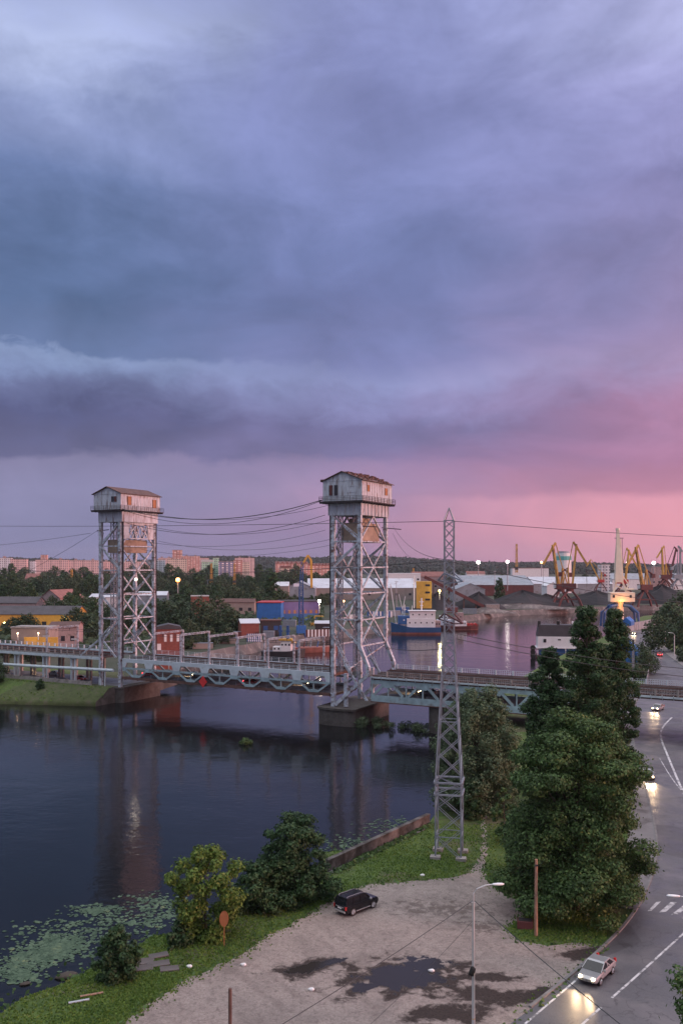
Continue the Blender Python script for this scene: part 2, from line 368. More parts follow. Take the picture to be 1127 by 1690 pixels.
def groundmat():
    m = bpy.data.materials.new('grass_ground'); m.use_nodes = True; t = m.node_tree; b = t.nodes['Principled BSDF']; b.inputs['Roughness'].default_value = .95
    co = N(t, 'ShaderNodeTexCoord').outputs['Object']
    a = ramp(t, noise(t, co, .9, 6, .7), [(.3,(.03,.065,.014)),(.7,(.10,.16,.03))])
    d = ramp(t, noise(t, co, .12, 5, .65, .5), [(.50,(0,0,0)),(.62,(1,1,1))])
    a = mixc(t, math_n(t, 'MULTIPLY', d, .75), a, (.11,.095,.06))
    t.links.new(a, b.inputs['Base Color']); bn = N(t, 'ShaderNodeBump'); bn.inputs['Strength'].default_value = .7; bn.inputs['Distance'].default_value = .25
    t.links.new(noise(t, co, 3.5, 6, .8), bn.inputs['Height']); t.links.new(bn.outputs[0], b.inputs['Normal']); M['grass_ground'] = m
    mat('hill_ground', (.025,.038,.03), .95, 0, .3, .01)
    for nm, c1, c2, c3 in (('bank_earth', (.04,.045,.02), (.10,.085,.065), (.06,.085,.025)), ('far_earth', (.02,.03,.02), (.075,.07,.06), (.035,.05,.028))):
        m = bpy.data.materials.new(nm); m.use_nodes = True; t = m.node_tree; b = t.nodes['Principled BSDF']; b.inputs['Roughness'].default_value = .95
        co = N(t, 'ShaderNodeTexCoord').outputs['Object']; s = .5 if nm == 'bank_earth' else .02
        a = ramp(t, noise(t, co, s, 7, .7, .3), [(.32, c1), (.5, c3), (.72, c2)]); t.links.new(a, b.inputs['Base Color'])
        bn = N(t, 'ShaderNodeBump'); bn.inputs['Strength'].default_value = .6; bn.inputs['Distance'].default_value = .3
        t.links.new(noise(t, co, 2.0, 6, .8), bn.inputs['Height']); t.links.new(bn.outputs[0], b.inputs['Normal']); M[nm] = m
groundmat()
land('ground', poly, offs, 0.0, ['grass_ground', 'bank_earth'])
far_wl = [(-700,1125),(0,1136),(60,1137),(100,1138),(150,1139),(190,1141),(214,1141),(246,1132),(300,1104),(360,1090),(420,1078),(450,1068),(530,1058),(600,1048),(640,1041),(720,1034),(786,1024),(830,1017),(900,1014),(960,1011),(1010,1009),(1100,1006),(1300,1002)]
fp = [L(x,y,WZ) for x, y in far_wl]
fe = [Vector(p) for p in subd(fp[:9], 3, .5, 5)]+[Vector(p) for p in subd(fp[8:], 14, 1.2, 6)[1:]]
foff = [2.5]*len(fe)
fpoly = fe+[Vector((9000,900)), Vector((9000,9000)), Vector((-9000,9000)), Vector((-9000,150))]; foff += [0,0,0,0]
if area(fpoly) < 0: fpoly.reverse(); foff.reverse()
land('far_ground', fpoly, foff, .8, ['far_earth', 'quay_stone'])
# water: one sheet below both banks
m = bpy.data.materials.new('river_water'); m.use_nodes = True; t = m.node_tree; b = t.nodes['Principled BSDF']
b.inputs['Base Color'].default_value = (.006,.007,.008,1); b.inputs['Roughness'].default_value = .09; b.inputs['IOR'].default_value = 1.27
co = N(t, 'ShaderNodeTexCoord').outputs['Object']
mp = N(t, 'ShaderNodeMapping'); mp.inputs['Rotation'].default_value = (0,0,.3); mp.inputs['Scale'].default_value = (.7,1.0,1); t.links.new(co, mp.inputs[0])
lane = math_n(t, 'ADD', .35, math_n(t, 'MULTIPLY', noise(t, mp.outputs[0], .018, 4, .6, 1.5), 1.3)); h = math_n(t, 'ADD', math_n(t, 'MULTIPLY', noise(t, mp.outputs[0], .9, 3, .55), lane), math_n(t, 'MULTIPLY', noise(t, mp.outputs[0], .12, 2, .5), 2.5))
bn = N(t, 'ShaderNodeBump'); bn.inputs['Strength'].default_value = .35; bn.inputs['Distance'].default_value = .10
t.links.new(h, bn.inputs['Height']); t.links.new(bn.outputs[0], b.inputs['Normal']); M['river_water'] = m
mb = MB(); mb.add([(-1500,-100,WZ),(2500,-100,WZ),(2500,2200,WZ),(-1500,2200,WZ)], [(0,1,2,3)])
struct(mb, 'water', 'river_water')
# distant rise with woods
mb = MB(); g = random.Random(4); rings = []
nx = 120
for k, (d, z) in enumerate(((2600,1.0),(3200,14),(4200,64),(5600,80),(8000,20))):
    for i in range(nx+1):
        x = -3600*d/4000+7200*d/4000*i/nx
        u = x/d
        hgt = (z-1)*(.72+.22*math.sin(u*9+1)+.12*math.sin(u*31)+.08*g.random())*(1.0-.55*max(0,min(1,(u+.08)/.25))) if z > 2 else 0
        mb.v.append((x, d, 1.0+hgt))
for k in range(4):
    for i in range(nx): mb.f.append((k*(nx+1)+i, k*(nx+1)+i+1, (k+1)*(nx+1)+i+1, (k+1)*(nx+1)+i)); mb.m.append(0)
struct(mb, 'hills', 'hill_ground', smooth=True)
HILL = list(mb.v)
# gravel lot with mud and puddles
lot = [(60,1790),(200,1690),(250,1652),(300,1620),(350,1598),(400,1575),(440,1545),(470,1531),(520,1502),(560,1476),(600,1462),(690,1453),(745,1449),(772,1440),(789,1418),(795,1395),(792,1365),(798,1340),(804,1340),(801,1366),(804,1395),(801,1418),(800,1436),(808,1462),(845,1482),(872,1492),(866,1512),(838,1532),(850,1552),(900,1560),(950,1556),(1000,1560),(960,1598),(900,1647),(860,1680),(780,1745),(600,1790)]
lp = subd([L(x,y) for x, y in lot], .8, .22, 8, closed=True)
m = bpy.data.materials.new('gravel'); m.use_nodes = True; t = m.node_tree; b = t.nodes['Principled BSDF']
co = N(t, 'ShaderNodeTexCoord').outputs['Object']; sx = N(t, 'ShaderNodeSeparateXYZ'); t.links.new(co, sx.inputs[0])
def blob(px, py, rx, ry, rot=0.0):          # a hollow of the lot, 1 in its middle falling to 0 and below outside
    c0 = L(px, py); mp = N(t, 'ShaderNodeMapping', vector_type='TEXTURE'); mp.inputs['Location'].default_value = (c0.x, c0.y, 0)
    mp.inputs['Rotation'].default_value = (0,0,R(rot)); mp.inputs['Scale'].default_value = (rx, ry, 1)
    t.links.new(co, mp.inputs[0]); ln = N(t, 'ShaderNodeVectorMath', operation='LENGTH'); t.links.new(mp.outputs[0], ln.inputs[0])
    return math_n(t, 'SUBTRACT', 1.0, ln.outputs['Value'])
def mx(l):
    a = l[0]
    for x in l[1:]: a = math_n(t, 'MAXIMUM', a, x)
    return a
nz = noise(t, co, .6, 7, .64, .35); nf = noise(t, co, 4.5, 6, .75); nl = noise(t, co, .2, 5, .6, .5)
jit = math_n(t, 'MULTIPLY', math_n(t, 'SUBTRACT', nz, .5), 2.1)
pud = math_n(t, 'ADD', mx([blob(665,1612,5.4,3.2,10), blob(700,1590,3.2,2.0), blob(505,1598,2.9,1.3,28), blob(545,1588,2.4,.7,30), blob(605,1628,1.6,1.6)]), jit)
mud = math_n(t, 'ADD', mx([blob(665,1612,8.5,5.0,8), blob(505,1598,4.8,2.4,25), blob(850,1645,5.0,1.8,20), blob(745,1675,5.5,2.2,10), blob(800,1612,4.0,1.3,0), blob(975,1572,4.0,2.0,20), blob(780,1640,4,2)]), math_n(t, 'MULTIPLY', jit, 1.15))
mudf = ramp(t, mud, [(.22,(0,0,0)),(.50,(1,1,1))]); pudf = ramp(t, pud, [(.30,(0,0,0)),(.42,(1,1,1))])
base = ramp(t, nf, [(.28,(.25,.21,.19)),(.72,(.50,.43,.395))])
base = mixc(t, ramp(t, nl, [(.45,(0,0,0)),(.7,(.55,.55,.55))]), base, (.17,.15,.14))
st2 = mx([blob(730,1500,9,4.5,-5), blob(690,1505,3,1.5,20), blob(800,1530,5,3)]); st2 = math_n(t, 'ADD', st2, math_n(t, 'MULTIPLY', math_n(t, 'SUBTRACT', noise(t, co, 1.1, 6, .7, .5), .5), 4.2))
base = mixc(t, ramp(t, st2, [(.5,(0,0,0)),(.95,(.7,.7,.7))]), base, (.10,.075,.065))
wv = N(t, 'ShaderNodeTexWave', wave_type='BANDS'); wm = N(t, 'ShaderNodeMapping'); wm.inputs['Rotation'].default_value = (0,0,R(-38)); t.links.new(co, wm.inputs[0]); t.links.new(wm.outputs[0], wv.inputs[0])
wv.inputs['Scale'].default_value = .16; wv.inputs['Distortion'].default_value = 9; wv.inputs['Detail'].default_value = 3; wv.inputs['Detail Scale'].default_value = .35
rut = math_n(t, 'MULTIPLY', ramp(t, wv.outputs['Fac'], [(.55,(0,0,0)),(.95,(1,1,1))]), ramp(t, noise(t, co, .13, 3), [(.45,(0,0,0)),(.6,(1,1,1))]))
base = mixc(t, math_n(t, 'MULTIPLY', rut, .35), base, (.17,.14,.13))
mott = noise(t, co, 1.7, 7, .75, .6); base = mixc(t, ramp(t, mott, [(.50,(0,0,0)),(.64,(.75,.75,.75))]), base, (.19,.155,.145))
base = mixc(t, ramp(t, noise(t, co, 9.0, 3, .6), [(.66,(0,0,0)),(.72,(.8,.8,.8))]), base, (.50,.48,.46))
base = mixc(t, mudf, base, ramp(t, nf, [(.3,(.028,.022,.02)),(.75,(.085,.066,.06))]))
base = mixc(t, pudf, base, (.030,.025,.023)); t.links.new(base, b.inputs['Base Color'])
t.links.new(ramp(t, pudf, [(0,(.9,.9,.9)),(1,(.16,.16,.16))]), b.inputs['Roughness'])
b.inputs['Specular IOR Level'].default_value = .3
bn = N(t, 'ShaderNodeBump'); bn.inputs['Distance'].default_value = .22
t.links.new(math_n(t, 'MULTIPLY', math_n(t, 'SUBTRACT', 1.0, pudf), .8), bn.inputs['Strength']); t.links.new(math_n(t, 'SUBTRACT', math_n(t, 'ADD', nf, math_n(t, 'MULTIPLY', mott, 2.2)), math_n(t, 'MULTIPLY', rut, .3)), bn.inputs['Height']); t.links.new(bn.outputs[0], b.inputs['Normal']); M['gravel'] = m
mb = MB(); mb.add([(p.x,p.y,.008) for p in lp], [tuple(x) for x in tess(lp)]); struct(mb, 'parking_ground', 'gravel')
# road
m = bpy.data.materials.new('asphalt'); m.use_nodes = True; t = m.node_tree; b = t.nodes['Principled BSDF']
co = N(t, 'ShaderNodeTexCoord').outputs['Object']
a = ramp(t, noise(t, co, 7, 5, .7), [(.3,(.075,.076,.085)),(.7,(.125,.124,.135))])
a = mixc(t, ramp(t, noise(t, co, .16, 5, .6, .6), [(.45,(0,0,0)),(.65,(.7,.7,.7))]), a, (.165,.155,.16))
a = mixc(t, ramp(t, noise(t, co, .5, 6, .7, 1.0), [(.6,(0,0,0)),(.66,(.6,.6,.6))]), a, (.04,.038,.042))
vo = N(t, 'ShaderNodeTexVoronoi', feature='DISTANCE_TO_EDGE'); vo.inputs['Scale'].default_value = .16; vm = N(t, 'ShaderNodeVectorMath', operation='ADD'); t.links.new(co, vm.inputs[0])
nzc = N(t, 'ShaderNodeTexNoise'); nzc.inputs['Scale'].default_value = .6; nzc.inputs['Detail'].default_value = 5; t.links.new(co, nzc.inputs[0]); vs_ = N(t, 'ShaderNodeVectorMath', operation='SCALE'); vs_.inputs['Scale'].default_value = 2.5; t.links.new(nzc.outputs['Color'], vs_.inputs[0]); t.links.new(vs_.outputs[0], vm.inputs[1]); t.links.new(vm.outputs[0], vo.inputs['Vector'])
a = mixc(t, math_n(t, 'MULTIPLY', math_n(t, 'LESS_THAN', vo.outputs['Distance'], .006), .5), a, (.045,.043,.046))
pv = N(t, 'ShaderNodeTexVoronoi', feature='F1'); pv.inputs['Scale'].default_value = .09; t.links.new(co, pv.inputs['Vector']); pr = N(t, 'ShaderNodeSeparateColor'); t.links.new(pv.outputs['Color'], pr.inputs[0])
a = mixc(t, math_n(t, 'MULTIPLY', math_n(t, 'GREATER_THAN', pr.outputs[0], .72), .45), a, (.045,.043,.048))
t.links.new(a, b.inputs['Base Color']); b.inputs['Roughness'].default_value = .5
t.links.new(ramp(t, noise(t, co, .3, 4), [(.35,(.38,.38,.38)),(.65,(.65,.65,.65))]), b.inputs['Roughness'])
bn = N(t, 'ShaderNodeBump'); bn.inputs['Strength'].default_value = .25; bn.inputs['Distance'].default_value = .03; t.links.new(noise(t, co, 12, 4, .7), bn.inputs['Height']); t.links.new(bn.outputs[0], b.inputs['Normal']); M['asphalt'] = m
def smooth(pts, k=3):
    p = [Vector(q[:2]) for q in pts]
    for _ in range(k):
        q = [p[0]]
        for i in range(len(p)-1): q += [p[i].lerp(p[i+1], .25), p[i].lerp(p[i+1], .75)]
        q.append(p[-1]); p = q
    return p
road_l = [(760,1745),(820,1706),(900,1647),(985,1577),(1040,1522),(1072,1465),(1087,1410),(1082,1360),(1066,1300),(1050,1245),(1042,1200),(1046,1165),(1062,1135),(1071,1105),(1072,1090),(1064,1078),(1042,1066),(1020,1057),(1018,1050),(1040,1043),(1070,1037),(1110,1030)]
road_r = [(1900,1745),(1500,1500),(1400,1400),(1330,1300),(1260,1215),(1200,1160),(1160,1125),(1127,1101),(1104,1084),(1086,1068),(1074,1058),(1076,1049),(1090,1043),(1125,1037)]
RL = smooth([L(*p) for p in road_l]); RR = smooth([L(*p) for p in road_r])
rp = RL+RR[::-1]
mb = MB(); mb.add([(p.x,p.y,.012) for p in rp], [tuple(x) for x in tess(rp)]); struct(mb, 'road', 'asphalt')
def strip(line, a, b, z0, z1, name, mt, lo=0, hi=None):
    mb = MB(); pts = line[lo:hi]; q = []
    for i, p in enumerate(pts):
        d = (pts[min(i+1, len(pts)-1)]-pts[max(i-1,0)]).normalized(); n = Vector((-d.y, d.x)); q.append((p+n*a, p+n*b))
    rings = [[(u.x,u.y,z0),(v.x,v.y,z0),(v.x,v.y,z1),(u.x,u.y,z1)] for u, v in q]
    mb.loft(rings); return struct(mb, name, mt)
n = len(RL); k1 = int(n*.10); k2 = int(n*.66)
strip(RL, 0.0, .28, -.1, .15, 'kerb', 'kerb_stone', k1, k2)
strip(RL, .283, 3.6, -.1, .13, 'pavement', 'asphalt_light', int(n*.22), int(n*.55))
strip(RL, 0.0, .28, -.1, .15, 'kerb', 'kerb_stone', k2+1, n-1)
strip(RR, -.28, 0.0, -.1, .15, 'kerb', 'kerb_stone', int(len(RR)*.3), len(RR)-1)
strip(RR, -3.2, -.283, -.1, .13, 'pavement', 'asphalt_light', int(len(RR)*.3), len(RR)-1)
def mark(quad, name='road_marking'):
    mb = MB(); mb.add([(*L(*p).xy, .018) for p in quad], [(0,1,2,3)]); return struct(mb, name, 'road_paint')
for q in (((1068,1504),(1075,1503),(1090,1488),(1082,1489)), ((1087,1506),(1098,1505),(1117,1489),(1106,1489)), ((1106,1510),(1117,1510),(1140,1493),(1129,1493)), ((1125,1516),(1137,1516),(1160,1500),(1149,1500))): mark(q, 'crossing_stripe')
def mline(pts, w, name='road_marking'):
    P = smooth([L(*p) for p in pts], 2) if len(pts) > 2 else [L(*p).xy for p in pts]
    mb = MB(); vs = []
    for i, p in enumerate(P):
        d = (P[min(i+1, len(P)-1)]-P[max(i-1,0)]).normalized(); nn = Vector((-d.y, d.x))*w/2; vs += [(p.x+nn.x,p.y+nn.y,.018),(p.x-nn.x,p.y-nn.y,.018)]
    mb.add(vs, [(2*i,2*i+1,2*i+3,2*i+2) for i in range(len(P)-1)]); return struct(mb, name, 'road_paint')
mline([(1009,1647),(1060,1602),(1150,1520)], .2); mline([(950,1700),(992,1662)], .2)
mline([(866,1690),(959,1610)], .18); mline([(1172,1400),(1127,1310),(1098,1240),(1088,1215),(1092,1200),(1108,1184)], .35)
mline([(1160,1350),(1130,1312),(1108,1286),(1088,1252)], .15)
# grass island and verge right of the far road
isl = smooth([L(*p) for p in ((1077,1055),(1083,1050),(1098,1050),(1106,1060),(1112,1068),(1100,1068),(1086,1063),(1077,1055))], 2)
mb = MB(); mb.add([(p.x,p.y,.30) for p in isl[:-1]], [tuple(x) for x in tess(isl[:-1])]); struct(mb, 'verge', 'grass_ground')
# ------------------------------------------------------------------ the lift bridge
BRZ = -math.atan2(.4757, .8796)
AR = Vector((-1.9, 208.3, 0)); BR_M = Matrix.Translation(AR) @ Matrix.Rotation(BRZ, 4, 'Z')
def BW(x, y, z=0): return BR_M @ Vector((x, y, z))       # bridge frame to world: x along the deck to the right, y across, away
def bthing(name, label, cat, x, y=0, z=0, group=None): return thing(name, label, cat, BW(x, y, z), BRZ, group)
LS = -65.8                                                # left end of the lift span
def sub(mb, x, y=0, z=0): mb.v = [(v[0]-x, v[1]-y, v[2]-z) for v in mb.v]; return mb
def railing(mb, x0, x1, y, z, h=1.15, step=2.3, panel=False, t=.09):
    n = max(1, round((x1-x0)/step))
    for i in range(n+1):
        x = x0+(x1-x0)*i/n; mb.box(x-t/2, x+t/2, y-t/2, y+t/2, z, z+h)
    for k in (.35, .68, 1.0): mb.box(x0, x1, y-.035, y+.035, z+h*k-.05, z+h*k+.01)
    if panel:
        k = int((x1-x0)/.45)
        for i in range(k): xx = x0+(x1-x0)*i/k; mb.box(xx-.035, xx+.035, y-.02, y+.02, z+.1, z+h)
DW = 13.5
def rails(x0, x1, z, root, ys=(3.2, 4.7, 8.4, 9.9)):
    mb = MB()
    for y in ys: mb.box(x0, x1, y-.05, y+.05, z+.16, z+.34)
    mb.build('rail', 'rust_steel', root)
    mb = MB(); n = int((x1-x0)/.7)
    for i in range(n):
        x = x0+(i+.5)*(x1-x0)/n
        for yc in ((ys[0]+ys[1])/2, (ys[2]+ys[3])/2): mb.box(x-.13, x+.13, yc-1.3, yc+1.3, z+.02, z+.16)
    tag(mb.build('sleeper', 'dark_steel', root), kind='stuff')
# lift span
sp = bthing('lift_span', 'long double-deck steel lift span hanging between the two lift towers', 'bridge span', LS)
x0, x1 = 0.9, 65.0
mb = MB()
for y in (0, DW): mb.box(x0, x1, y-.25, y+.25, 8.0, 9.0)
mb.build('deck_girder', 'pale_girder', sp)
mb = MB(); mb.box(x0, x1, .26, DW-.26, 8.5, 8.9); mb.build('rail_deck', 'dark_steel', sp)
mb = MB(); mb.box(x0, x1, .26, DW-.26, 3.7, 4.0); mb.build('road_deck', 'asphalt_light', sp)
rails(x0, x1, 8.9, sp)
for y, nm in ((0, 'near'), (DW, 'far')):
    mb = MB(); mb.box(x0, x1, y-.22, y+.22, 6.2, 6.65); mb.build('top_chord', 'girder_steel', sp)
    mb = MB(); mb.box(x0, x1, y-.2, y+.2, 3.45, 4.1); mb.build('bottom_chord', 'rust_steel', sp)
    mb = MB(); n = 7; pl = (x1-x0)/n
    for i in range(n):
        a = x0+i*pl; c = a+pl/2
        mb.bar((a+.7,y,6.2),(c-.9,y,4.1),.42,.36,(0,1,0)); mb.bar((c+.9,y,4.1),(a+pl-.7,y,6.2),.42,.36,(0,1,0))
        mb.box(c-.12, c+.12, y-.12, y+.12, 4.1, 6.2)
        mb.extr([(c-1.3,4.1),(c+1.3,4.1),(c+.9,4.75),(c-.9,4.75)], y-.235, y+.235)
        mb.extr([(a-1.2 if i else a,6.2),(a-1.2 if i else a,6.65),(a+1.2,6.65),(a+1.2,6.2),(a+.8,5.7),(a-.8 if i else a,5.7)][::-1], y-.23, y+.23)
    mb.build('truss_web', 'girder_steel', sp)
    for i in range(n+1):
        mb = MB(); a = x0+i*pl; mb.extr([(max(a-1.0,x0),6.65),(min(a+1.0,x1),6.65),(min(a+1.5,x1),8.0),(max(a-1.5,x0),8.0)], y-.26, y+.26)
        mb.build('gusset_plate', 'pale_girder', sp)
    mb = MB(); railing(mb, x0, x1, y+(.1 if y == 0 else -.1), 9.0); mb.build('railing', 'pale_girder', sp)
    mb = MB(); railing(mb, x0, x1, y+(.6 if y == 0 else -.6), 4.0, 1.0); mb.build('railing', 'galvanised', sp)
mb = MB()
for i in range(15):
    x = x0+.2+(x1-x0-.4)*i/14; mb.box(x-.15, x+.15, .26, DW-.26, 3.2, 3.68); mb.box(x-.15, x+.15, .26, DW-.26, 7.9, 8.48)
mb.build('cross_beam', 'rust_steel', sp)
dx = 28.0
mb = MB(); mb.extr([(dx-1.3,4.5),(dx,3.0),(dx+1.3,4.5),(dx,6.0)], -.42, -.30); o = one(mb, 'channel_marker', 'sign_red', 'red diamond navigation board on the side of the lift span', 'sign')
o.location = BW(LS, 0, 0); o.rotation_euler = (0,0,BRZ)
# piers
def pier(x, label, w=9.5, zt=1.3, y0=-2.5, y1=17):
    mb = MB(); ring = []
    for k in range(9): t = math.pi+math.pi*k/8; ring.append((w/2*math.cos(t), y0+1.2+1.2*math.sin(t)))
    ring += [(w/2, y1), (-w/2, y1)]
    mb.prism(ring, -6, zt-.5); mb.prism([(a*1.06, (b-7)*1.03+7) for a, b in ring], zt-.5, zt)
    o = one(mb, 'bridge_pier', 'pier_concrete', label, 'pier'); o.location = BW(x, 0, 0); o.rotation_euler = (0,0,BRZ); return o
pier(1.6, 'stained concrete pier with rounded nose under the right lift tower', 9.6, 1.1)
pier(LS-1.6, 'concrete abutment pier under the left lift tower at the bank', 5.6, 1.2, -.8, 15)
pier(26, 'dark concrete pier under the right approach span, mid-river side', 4.5, 3.2, 0, 13)
pier(49, 'concrete pier under the right approach span beside the trees', 4.0, 3.2, 0, 13)
# towers
def tower(x, sg, label, style):
    t = bthing('lift_tower', label, 'bridge tower', x, 0, 0)
    H = 46.0; w = 7.0; l = 13.7; zb = 1.0 if style == 0 else 1.1
    def X(v): return sg*v
    kx = 15.5 if style == 0 else 13.0
    def leg(pts, wd=.85):
        mb = MB()
        for a, b in zip(pts, pts[1:]): mb.bar(a, b, wd, wd, (0,1,0))
        for a, b in zip(pts, pts[1:]):
            n = int((Vector(b)-Vector(a)).length/3.05)
            for i in range(1, n): p = Vector(a).lerp(Vector(b), i/n); mb.box(p.x-.52, p.x+.52, p.y-.52, p.y+.52, p.z-.22, p.z+.22)
        mb.build('leg', 'tower_steel', t)
    for y in (0, l): leg([(X(0),y,zb),(X(0),y,H)])
    if style == 0:
        for y in (0, l): leg([(X(w),y,H),(X(w),y,kx),(X(w+2.2),y,10.6),(X(w+2.2),y,8.6)])
        mb = MB()
        for y in (0, l):
            mb.bar((X(w+2.2),y-.5,9.0),(X(.8),y-.5,1.6),.8,.5,(0,1,0)); mb.bar((X(3.6),y-.9,11.4),(X(9.4),y-.9,3.2),.32,.32,(0,1,0)); mb.bar((X(3.2),y-.9,11.4),(X(9.0),y-.9,3.2),.2,.2,(0,1,0))
            mb.bar((X(-.2),y-.45,18.4),(X(4.6),y-.45,9.2),.3,.3,(0,1,0)); mb.bar((X(.5),y-.45,18.4),(X(5.2),y-.45,9.2),.22,.22,(0,1,0))
            mb.box(min(X(3.0),X(3.8)), max(X(3.0),X(3.8)), y-.4, y+.4, 1.3, 9.0)
        mb.bar((X(w),l,15),(X(w-3),0,10.0),.25)
        mb.build('lower_brace', 'tower_steel', t)
    else:
        for y in (0, l): leg([(X(w),y,H),(X(w),y,9.0),(X(w),y,1.2)])
        mb = MB()
        for y in (0, l):
            mb.bar((X(w),y,14.2),(X(w+7.4),y,9.1),.45,.45,(0,1,0)); mb.bar((X(w),y,14.2),(X(1.5),y,9.1),.4,.4,(0,1,0))
            mb.bar((X(w),y-.35,14.2),(X(3.4),y-.35,17.5),.3,.3,(0,1,0))
        mb.bar((X(0),3.5,14.2),(X(0),9.5,9.2),.35,.35,(1,0,0)); mb.bar((X(0),13.3,14.2),(X(0),9.5,9.2),.3,.3,(1,0,0))
        mb.build('lower_brace', 'tower_steel', t)
    zs0 = kx; npan = 5; ph = (H-zs0)/npan
    # near and far faces, zigzag with paired chords; side faces, diamonds
    for y in (0, l):
        mb = MB()
        for k in range(npan):
            za, zb2 = zs0+k*ph, zs0+(k+1)*ph
            a, b = (X(0), X(w)) if k % 2 else (X(w), X(0))
            mb.bar((a,y,za),(b,y,zb2),.42,.42,(0,1,0)); mb.bar((a,y,za+.9),(b,y,zb2-.05),.16,.16,(0,1,0)); mb.bar((X(0),y,zb2),(X(w),y,zb2),.3,.3,(0,1,0))
        mb.build('bracing', 'tower_steel', t)
    for x_ in (X(0), X(w)):
        mb = MB()
        for k in range(npan):
            za, zb2 = zs0+k*ph, zs0+(k+1)*ph; zm = (za+zb2)/2
            if k == npan-1 : zb2 = H
            if k % 2: mb.bar((x_,l/2,za),(x_,0,zb2),.36,.36,(1,0,0)); mb.bar((x_,l/2,za),(x_,l,zb2),.36,.36,(1,0,0))
            else: mb.bar((x_,0,za),(x_,l/2,zb2),.36,.36,(1,0,0)); mb.bar((x_,l,za),(x_,l/2,zb2),.36,.36,(1,0,0))
            mb.bar((x_,0,za),(x_,l,za),.3,.3,(1,0,0))
        mb.build('bracing', 'tower_steel', t)
    # stair mast and guide rails inside the tower
    mb = MB(); mb.lattice((X(4.8),2.6,9.2),(X(4.8),2.6,H),1.1,1.1,24,.16,.1); mb.build('stair_mast', 'galvanised', t)
    mb = MB(); mb.lattice((X(1.2),1.2,9.2),(X(1.2),1.2,H),.9,.9,26,.14,.1); mb.build('ladder', 'galvanised', t)
    mb = MB()
    for y in (.1, l-.1):
        for k in range(3): mb.tube([(X(-.75-.14*k),y,8.8),(X(-.75-.14*k),y,H)], .07, 5)
    mb.box(min(X(-.95),X(-.65)), max(X(-.95),X(-.65)), -.1, .1, 8.5, H)
    mb.build('hoist_cable', 'dark_steel', t)
    mb = MB()
    for yy in (3.5, 5, 8.5, 10): mb.tube([(X(3.3),yy,43.8),(X(3.3),yy,H+1)], .09, 5)
    mb.build('hoist_cable', 'rust_steel', t)
    # counterweight
    cz0, cz1 = (40.1, 44.3) if style == 0 else (37.6, 41.2)
    mb = MB(); mb.box(min(X(1.1),X(6.1)), max(X(1.1),X(6.1)), 1.6, 12.1, cz0, cz1)
    if style == 0: mb.box(min(X(1.9),X(5.3)), max(X(1.9),X(5.3)), 4.4, 9.6, cz1, cz1+1.2)
    mb.build('counterweight', 'counterweight_concrete', t, bevel=.08)
    if style == 1:
        mb = MB(); mb.box(min(X(-.3),X(.1)), max(X(-.3),X(.1)), .5, l-.5, 41.4, 41.7)
        mb.box(min(X(-.3),X(.1)), max(X(-.3),X(.1)), .5, l-.5, 45.2, 46.0)
        for yy in (.5, l-3.0): mb.box(min(X(-.35),X(.05)), max(X(-.35),X(.05)), yy, yy+2.5, 41.4, 46)
        for k in range(5): a = 3.2+k*1.5; mb.bar((X(-.1),a,41.6),(X(-.1),a+1.5,45.4),.22,.22,(1,0,0)); mb.bar((X(-.1),a+1.5,41.6),(X(-.1),a,45.4),.22,.22,(1,0,0))
        mb.build('sheave_frame', 'house_panel', t)
    # girder band below the house
    mb = MB(); a, b = X(-1.0), X(w+.5); mb.box(min(a,b), max(a,b), -.5, l+.5, 46.0, 49.0)
    if style == 0:
        for k in range(9): yy = -.5+(l+1)*k/8; mb.box(max(a,b), max(a,b)+.18, yy-.09, yy+.09, 46, 49)
        for k in range(5): xx = min(a,b)+(abs(b-a))*k/4; mb.box(xx-.08, xx+.08, -.65, -.5, 46, 49)
    mb.build('girder_box', 'house_panel', t)
    # walkway
    a, b = (X(-2.6), X(w+1.9)) if style == 0 else (X(-2.1), X(w+1.6)); a, b = min(a,b), max(a,b)
    y0, y1 = -2.3, l+1.7
    mb = MB(); mb.box(a, b, y0, y1, 49.0, 49.25)
    for k in range(14): yy = y0+.2+(y1-y0-.4)*k/13; mb.box(a+.1, b-.1, yy-.1, yy+.1, 48.7, 49.0)
    mb.build('walkway', 'dark_steel', t)
    mb = MB()
    for yy in (y0+.05, y1-.05): railing(mb, a, b, yy, 49.25, 1.1, 1.6, t=.07)
    m2 = MB(); railing(m2, y0, y1, 0, 49.25, 1.1, 1.6, t=.07)
    for xx in (a+.05, b-.05): mb.add([(xx-v[1], v[0], v[2]) for v in m2.v], m2.f)
    mb.build('railing', 'dark_steel', t)
    # machine house
    hx0, hx1 = (X(-1.9), X(w+1.3)) if style == 0 else (X(-1.5), X(w+1.1)); hx0, hx1 = min(hx0,hx1), max(hx0,hx1)
    hy0, hy1 = -1.5, 14.4; xm = (hx0+hx1)/2; ze, zp = (54.0, 56.0) if style == 0 else (53.6, 55.4)
    mb = MB(); mb.extr([(hx0,49.25),(hx1,49.25),(hx1,ze),(xm,zp),(hx0,ze)], hy0, hy1)
    for k in range(13): yy = hy0+(hy1-hy0)*k/12; mb.box(hx1, hx1+.07, yy-.06, yy+.06, 49.3, ze-.1)
    for k in range(7): xx = hx0+(hx1-hx0)*k/6; mb.box(xx-.05, xx+.05, hy0-.07, hy0, 49.3, ze)
    mb.box(hx0, hx1, hy0-.09, hy0, ze-.1, ze+.1)
    mb.box(hx0+(hx1-hx0)*.62, hx0+(hx1-hx0)*.86, hy0-.08, hy0, 51.2, 51.32); mb.box(hx0+(hx1-hx0)*.62, hx0+(hx1-hx0)*.86, hy0-.08, hy0, 52.6, 52.7)
    hs = mb.build('machine_house', 'house_panel', t)
    ov = .5; rf = MB(); n = 16
    g = random.Random(3)
